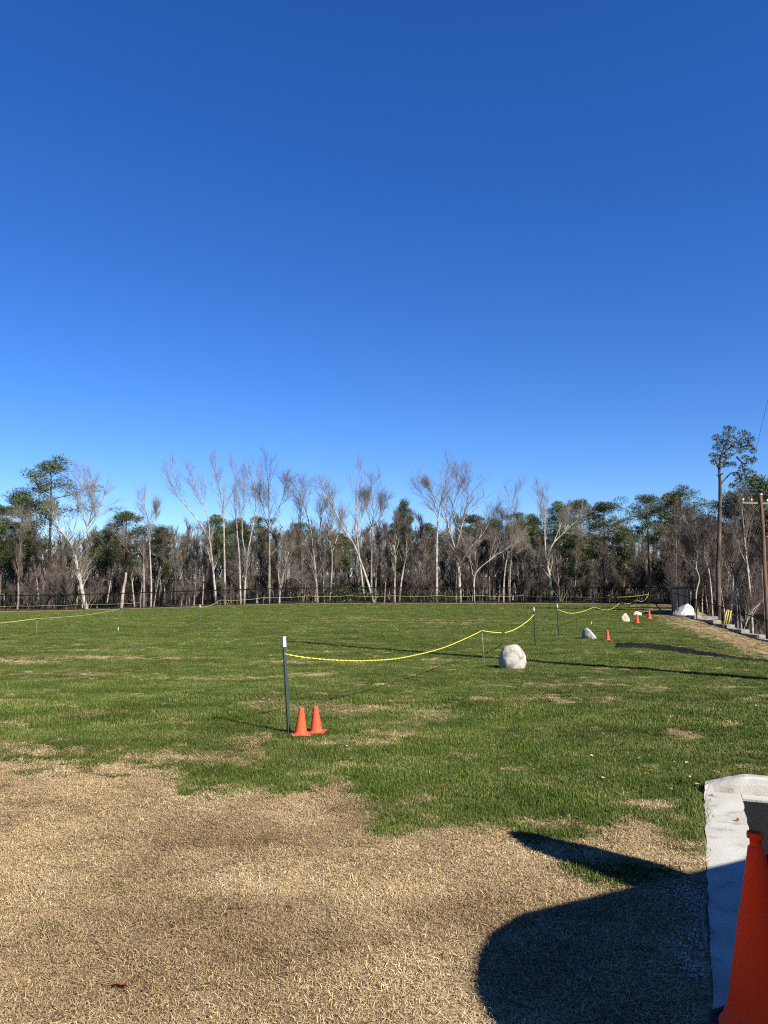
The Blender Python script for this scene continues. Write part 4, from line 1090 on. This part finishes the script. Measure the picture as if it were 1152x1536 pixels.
# ================================================================= CONES
def cone(label, base, H, r0, r1, bw, m, big=False, rz=0, tilt=(0, 0)):
    e = empty('traffic_cone', base, rz); e.rotation_euler = (tilt[0], tilt[1], rz)
    k = 40
    if big:
        t = H
        prof = [(r0 + .016, .030), (r0 + .016, .040), (r0 + .004, .047), (r0, .056), (r0 * .985, .075)]
        zz = np.linspace(.08, H * .63, 10); 
        for z in zz: prof.append((r0 + (r1 - r0) * (z / (H * .93)), z))
        zl = H * .63; rl = prof[-1][0]
        prof += [(rl - .0005, zl + .001), (rl - .004, zl + .006)]
        for z in np.linspace(zl + .01, H * .925, 7): prof.append((r0 + (r1 - r0) * (z / (H * .93)) - .003, z))
        prof += [(r1 - .006, H * .93), (r1 - .010, H * .937), (r1 - .0095, H * .965), (r1 - .001, H * .972), (r1, H * .985), (r1 - .002, H), (r1 - .008, H + .001), (r1 - .011, H * .99), (r1 - .011, H * .9), (r1 - .004, H * .6)]
        c = MB(); c.lathe(prof, 56); body = c.build('body', m, e, True)
        b = MB(); hh = .03
        oct_ = [(bw, bw * .45), (bw * .45, bw), (-bw * .45, bw), (-bw, bw * .45), (-bw, -bw * .45), (-bw * .45, -bw), (bw * .45, -bw), (bw, -bw * .45)]
        b.v = [(x, y, 0) for x, y in oct_] + [(x * .97, y * .97, hh) for x, y in oct_] + [(x * .94, y * .94, hh + .004) for x, y in oct_]
        for lv in (0, 8):
            for i in range(8): j = (i + 1) % 8; b.f.append((lv + i, lv + j, lv + j + 8, lv + i + 8))
        b.f.append(tuple(range(16, 24))); b.f.append(tuple(range(7, -1, -1)))
        bo = b.build('base', 'rubber', e)
        rg = MB()
        for i in range(44):
            a = 2 * math.pi * i / 44; R = r0 + .032; rg.box((R * math.cos(a), R * math.sin(a), hh + .006), (.006, .0035, .004), Matrix.Rotation(a, 3, 'Z'))
        rg.build('tread_studs', 'rubber', bo)
    else:
        prof = [(r0 + .014, .012), (r0 + .004, .016), (r0, .026)] + [(r0 + (r1 - r0) * t, .026 + (H - .026) * t) for t in np.linspace(.1, .98, 9)] + [(r1 * .98, H), (r1 * .7, H + .002), (r1 * .62, H - .01), (r1 * .7, H * .6)]
        c = MB(); c.lathe(prof, 28); c.build('body', m, e, True)
        b = MB(); b.box((0, 0, .006), (bw, bw, .006)); me = bevel_mesh(b.mesh('cone_base'), .005, 2); link('base', me, m, e)
    return tag(e, label, 'traffic cone', None if big else 'small orange cones')
cp = gp(1148, 1566); ch = at(1130, 1248, cp[1]).z - .013
cone('large faded orange traffic cone standing on the kerb strip at lower right', (cp[0], cp[1], .013), ch, .135, .030, .185, 'cone_big', True, .35)
def scone(label, px, pyb, pyt, rz, tilt=(0, 0)):
    b = hitg(px, pyb); b.y += .07; H = (pyb - pyt) / 1153 * b.y * .96
    b.z = gzf(b.x, b.y) + .012
    cone(label, b, H, H * .235, H * .085, H * .36, 'cone_small', False, rz, tilt)
scone('small orange cone nearest the closest green post', 450, 1105, 1065, .2, (0, .02)); scone('small orange cone right of its twin by the closest green post', 473.5, 1101.5, 1063, -.15, (.02, -.03))
scone('small orange cone alone right of the grey angular boulder', 912.5, 961, 946, .1); scone('small orange cone in front of the flat white rock', 956.5, 935, 921.5, .3); scone('small orange cone farthest right, before the screened fence', 974.5, 928.5, 915.5, 0)

# ================================================================= UTILITY POLES AND WIRES
def upole(label, base, H, r0, arm_dir, arm_z, arm_len, transformer=None, extra=False):
    e = empty('utility_pole', base); a = Vector((arm_dir[0], arm_dir[1], 0)).normalized(); az = math.atan2(a.y, a.x); R = Matrix.Rotation(az, 3, 'Z')
    s = MB(); n = 10; s.tube([Vector((.02 * math.sin(i), .015 * math.cos(i * 2), -.3 + (H + .3) * i / n)) for i in range(n + 1)], [r0 * (1 - .38 * i / n) for i in range(n + 1)], 14); s.build('pole', 'creosote', e, True)
    c = MB(); c.lathe([(r0 * .68, H - .02), (r0 * .7, H + .03), (r0 * .5, H + .07), (0, H + .08)], 14); c.build('cap', 'galv', e, True)
    off = Vector((-a.y, a.x, 0)) * r0 * .9
    m = MB(); m.box(off + UPV * arm_z, (arm_len, .055, .065), R); m.build('crossarm', 'weathered_wood', e)
    br = MB()
    for sg in (-1, 1): br.tube([off + a * sg * arm_len * .5 + UPV * (arm_z - .05), off * .5 + UPV * (arm_z - .75)], [.018, .018], 5)
    br.build('brace', 'weathered_wood', e)
    tips = []
    for f in (-.93, -.45, .45, .93):
        i = MB(); q = off + a * arm_len * f + UPV * (arm_z + .065); i.lathe([(.012, 0), (.012, .08), (.05, .09), (.06, .13), (.04, .16), (.045, .19), (.02, .22), (0, .225)], 10, q); i.build('insulator', 'porcelain', e, True); tips.append(Vector(base) + q + UPV * .2)
    if transformer:
        t = MB(); q = a * (r0 + .27) + UPV * transformer; t.lathe([(0, -.42), (.19, -.42), (.20, -.40), (.20, .34), (.215, .36), (.215, .40), (.12, .45), (0, .46)], 18, q); tb = t.build('transformer', 'galv', e, True)
        t = MB(); t.lathe([(.03, .44), (.05, .5), (.035, .56), (.05, .62), (.02, .68), (0, .69)], 10, q + Vector((0, 0, 0))); t.build('bushing', 'porcelain', tb, True)
        t = MB(); t.tube([q + UPV * .68, q + UPV * 1.2 + a * -.1, off + UPV * (arm_z - .1)], [.012] * 3, 5); t.build('lead', 'wire', e)
    if extra:
        t = MB(); t.tube([Vector((-r0 - .03, -.05, -.2)), Vector((-r0 - .02, -.05, H * .55))], [.022, .022], 8); t.build('conduit', 'weathered_wood', e, True)
    tag(e, label, 'utility pole', 'utility poles'); return tips
pb = at(1152, 955, 50); PB = Vector((pb.x, 50, gzf(pb.x, 50)))
ptop = at(1150, 742, 50); pH = ptop.z - PB.z; armz = at(1144, 754.5, 50).z - PB.z
tipsA = upole('brown wooden utility pole with crossarm at the right edge of the picture', PB, pH, .17, (1, .25), armz, 1.35, armz - 2.6, True)
NB = Vector((9.6, 11.7, 0)); NB.z = gzf(NB.x, NB.y)
tipsB = upole('wooden utility pole outside the picture whose shadow crosses the field', NB, 13.6, .24, (.92, -.39), 13.1, 1.35, None)
for i, (p, q) in enumerate(zip(tipsA, tipsB)):
    if i % 2: continue
    mb = MB(); pp = sag(p, q, .55, 24); mb.tube([v - p for v in pp], [.008] * len(pp), 5)
    tag(mb.build('overhead_wire', 'wire', None, False, p), ('overhead wire from the left end of the crossarm', 'overhead wire from the left half of the crossarm', 'overhead wire from the right half of the crossarm', 'overhead wire from the right end of the crossarm')[i], 'wire', 'overhead wires')
# guy wires in yellow guards
for i, (bx, by, tx, ty) in enumerate(((1083.5, 936, 1090.5, 914), (1086.5, 937, 1093.5, 913.5), (1090, 938, 1097, 914.5))):
    D = 45 + .1 * i; b = at(bx, by, D); b.z -= .3; t = at(tx, ty, D); e = empty('guy_wire', b); d = t - b
    g = MB(); g.tube([Vector((0, 0, 0)), d], [.045, .045], 8); g.build('guard', 'guard_yellow', e, True)
    wv = (PB + UPV * (pH - 1.2 - .4 * i)) - b
    g = MB(); g.tube([d * .9, wv], [.008, .008], 4); g.build('cable', 'wire', e)
    tag(e, ('leftmost of three yellow guarded guy wires above the block wall', 'middle of three yellow guarded guy wires above the block wall', 'rightmost of three yellow guarded guy wires above the block wall')[i], 'guy wire', 'guy wires')

# ================================================================= VAN parked right of the camera, outside the picture (its shadow falls into it)
def van():
    ang = math.atan2(-.454, -.89)
    hd = Vector((-.89, -.454, 0)); nl = Vector((-.454, .89, 0))     # facing, and its right hand side
    s0 = 2.50; n0 = .80; Lg = 5.3; Wd = 1.9; H = 2.05
    front_right = Vector((.89, .454, 0)) * s0 + nl * n0
    o = front_right - hd * (Lg / 2) - nl * (Wd / 2) + hd * .06 + nl * .03
    e = empty('parked_van', (o.x, o.y, -.004), ang)                  # local x forward, -y = right hand side
    hx = Lg / 2; hw = Wd / 2
    # lower body, greenhouse: lofted sections along x
    def loft(name, secs, m, parent, bev=0):
        mb = MB(); k = len(secs[0])
        for s in secs: mb.v += s
        for i in range(len(secs) - 1):
            for j in range(k): a = i * k + j; b = i * k + (j + 1) % k; mb.f.append((a, b, b + k, a + k))
        mb.f.append(tuple(range(k - 1, -1, -1))); mb.f.append(tuple((len(secs) - 1) * k + j for j in range(k)))
        return mb.build(name, m, parent, True)
    def sec(x, w, zb, zt, top, rc):
        # rounded section: width w at the belt, narrower at the top
        pts = [(x, -w + .06, zb), (x, -w, zb + .08), (x, -w, (zb + zt) * .5), (x, -w * top - .02, zt - rc), (x, -w * top + rc * .35, zt - rc * .3), (x, -w * top + rc, zt)]
        return pts + [(p[0], -p[1], p[2]) for p in reversed(pts)]
    secs = [sec(-hx, hw - .12, .40, H - .16, .86, .12), sec(-hx + .07, hw - .02, .32, H - .05, .9, .14), sec(-hx + .3, hw, .30, H, .92, .15), sec(0, hw, .30, H + .01, .92, .15), sec(hx - 1.15, hw, .30, H, .91, .16),
            sec(hx - .75, hw, .30, H, .91, .16), sec(hx - .5, hw - .10, .30, H - .01, .91, .16), sec(hx - .3, hw - .25, .32, H - .03, .91, .16), sec(hx - .12, hw - .45, .36, H - .07, .92, .15), sec(hx, hw - .68, .42, H - .16, .9, .12)]
    loft('body', secs, 'tin_white', e)
    g = MB(); g.box((hx + .004, 0, 1.45), (.012, .22, .30)); g.build('windscreen', 'glass_dark', e)
    for sy in (-1, 1):
        g = MB(); g.box((hx - .13, sy * .435, 1.45), (.012, .20, .30), Matrix.Rotation(sy * .58, 3, 'Z')); g.build('windscreen', 'glass_dark', e)
    for sy in (-1, 1):
        for (xa, xb) in ((-hx + .35, -hx + 1.5), (-hx + 1.6, -hx + 2.7)):
            w = MB(); w.box(((xa + xb) / 2, sy * (hw - .055), 1.5), ((xb - xa) / 2, .012, .24), Matrix.Rotation(sy * .16, 3, 'X')); w.build('window', 'glass_dark', e)
        l = MB(); l.box((hx - .13, sy * .48, .74), (.05, .12, .08)); link('headlight', bevel_mesh(l.mesh('headlight'), .02, 2), 'lens_clear', e)
        l = MB(); l.box((-hx + .0, sy * .76, 1.1), (.03, .06, .18)); link('tail_light', bevel_mesh(l.mesh('tail_light'), .015, 2), 'lens_red', e)
        for x in (hx - .85, -hx + .95):
            w = MB(); q = [(.0, -.10), (.20, -.10), (.30, -.11), (.335, -.08), (.34, 0), (.335, .08), (.30, .11), (.20, .10), (0, .10)]
            k = 28; 
            for (r_, y_) in q:
                for j in range(k): a = 2 * math.pi * j / k; w.v.append((r_ * math.cos(a), y_, r_ * math.sin(a)))
            for i in range(len(q) - 1):
                for j in range(k): a = i * k + j; b = i * k + (j + 1) % k; w.f.append((a, b, b + k, a + k))
            wh = w.build('wheel', 'rubber', e, True, (x, sy * (hw - .07), .342))
            rm = MB(); rm.lathe([(0, .02), (.05, .03), (.08, .0), (.18, .01), (.21, .04), (.21, 0)], 20); ro = rm.build('rim', 'rim', wh, True, (0, sy * .105, 0)); ro.rotation_euler = (-sy * math.pi / 2, 0, 0)
    b = MB(); b.box((hx - .03, 0, .44), (.09, hw - .5, .11)); link('bumper', bevel_mesh(b.mesh('bumper'), .03, 2), 'rubber', e)
    b = MB(); b.box((-hx - .03, 0, .44), (.06, hw - .15, .09)); link('bumper', bevel_mesh(b.mesh('bumper'), .03, 2), 'rubber', e)
    # right front door standing open
    hinge = Vector((hx - 1.1, -hw - .01, 0)); da = rad(72)
    dr = bpy.data.objects.new('door', None)
    dm = MB(); dl = 1.28
    outline = [(0, .42), (dl, .42), (dl + .02, 1.15), (dl - .02, H - .30), (dl - .12, H - .17), (dl - .42, H - .17), (.62, 1.42), (.12, 1.18), (0, 1.1)]
    for yy in (-.04, .04):
        dm.v += [(-x, yy, z) for x, z in outline]
    n = len(outline); dm.f = [tuple(range(n)), tuple(range(2 * n - 1, n - 1, -1))] + [(i, i + n, (i + 1) % n + n, (i + 1) % n) for i in range(n)]
    dme = dm.mesh('door'); dme.materials.append(M['tin_white']); dr.data if False else None
    d = link('door', bevel_mesh(dme, .012, 2), None, e, hinge); d.rotation_euler = (0, 0, da)
    w = MB(); wo_ = [(.62, 1.22), (dl - .06, 1.22), (dl - .09, H - .26), (dl - .42, H - .25)]
    for yy in (-.047, .047): w.v += [(-x, yy, z) for x, z in wo_]
    w.f = [(0, 1, 2, 3), (7, 6, 5, 4), (0, 4, 5, 1), (1, 5, 6, 2), (2, 6, 7, 3), (3, 7, 4, 0)]; w.build('window', 'glass_dark', d)
    hnd = MB(); hnd.box((-dl + .14, -.06, 1.02), (.09, .02, .02)); hnd.build('handle', 'rubber', d)
    bpy.data.objects.remove(dr)
    tag(e, 'van with open door parked outside the picture, seen only by its foreground shadow', 'van')
van()

# ================================================================= LEAVES AND SMALL THINGS
def leaf_mesh(seed, L=.05):
    r = random.Random(seed); mb = MB(); n = 6; W = L * .36
    for i in range(n + 1):
        t = i / n; w = W * math.sin(math.pi * min(.97, t * .92 + .06)) * (1 + .25 * math.sin(i * 2.1)); z = .006 * math.sin(t * 3 + seed) + .004
        mb.v += [((t - .5) * L, -w, z + .008 + r.uniform(0, .004)), ((t - .5) * L, 0, z), ((t - .5) * L, w, z + .006 + r.uniform(0, .004))]
    for i in range(n):
        for j in range(2): a = i * 3 + j; mb.f.append((a, a + 1, a + 4, a + 3))
    return mb.mesh('leaf', True)
lb = leaf_mesh(1, .055); lb.materials.append(M['leaf_brown'])
def leafat(px, py, me, label, group=None, s=1.0, rz=0, up=.012):
    b = hitg(px, py); o = link('fallen_leaf', me, None, None, (b.x, b.y, b.z + up)); o.rotation_euler = (random.Random(px).uniform(-.3, .3), random.Random(py).uniform(-.3, .3), rz); o.scale = (s, s, s); return tag(o, label, 'leaf', group)
leafat(180, 1488, lb, 'reddish brown leaf lying alone on the straw turf at lower left', None, 1.0, .1, .016)
leafat(793, 1248 + 285, lb, 'small dark red leaf at the bottom edge on the straw turf', None, .6, .8, .025)
pale = [leaf_mesh(10 + i, .06) for i in range(3)]
for p in pale: p.materials.append(M['leaf_pale'])
rl_ = random.Random(55)
for (px, py) in ((905, 1172), (1008, 1189), (1012, 1147), (690, 1120), (888, 1138), (905, 1105), (960, 1142), (1035, 1170), (1000, 1128), (978, 1160), (1046, 1182), (760, 1066), (860, 1080), (930, 1094), (520, 1123), (1080, 1110), (1100, 1085), (1022, 1178), (1030, 1149), (825, 1053)):
    leafat(px, py, pale[rl_.randrange(3)], 'small pale dry leaf lying on the green grass', 'pale dry leaves on the green grass', rl_.uniform(.4, .8), rl_.uniform(0, 6.28), .026)
kl = leaf_mesh(21, .04); kl.materials.append(M['leaf_brown'])
for (px, py, lab) in ((1068, 1197, 'tiny dark leaf on the concrete near the kerb corner'), (1106, 1234, 'tiny dark curled leaf on the concrete beside the asphalt'), (1056, 1182, 'brown leaf in the corner where kerb and grass meet')):
    leafat(px, py, kl, lab, None, .8, rl_.uniform(0, 6), .014)
# sprinkler cap
b = hitg(85, 1530); mb = MB(); mb.lathe([(.024, -.03), (.025, .006), (.022, .010), (.018, .007), (.017, -.006), (0, -.006)], 20)
tag(mb.build('sprinkler_head', 'dark_bark', None, True, (b.x, b.y, b.z + .005)), 'small round sprinkler head sunk in the straw turf at bottom left', 'sprinkler')
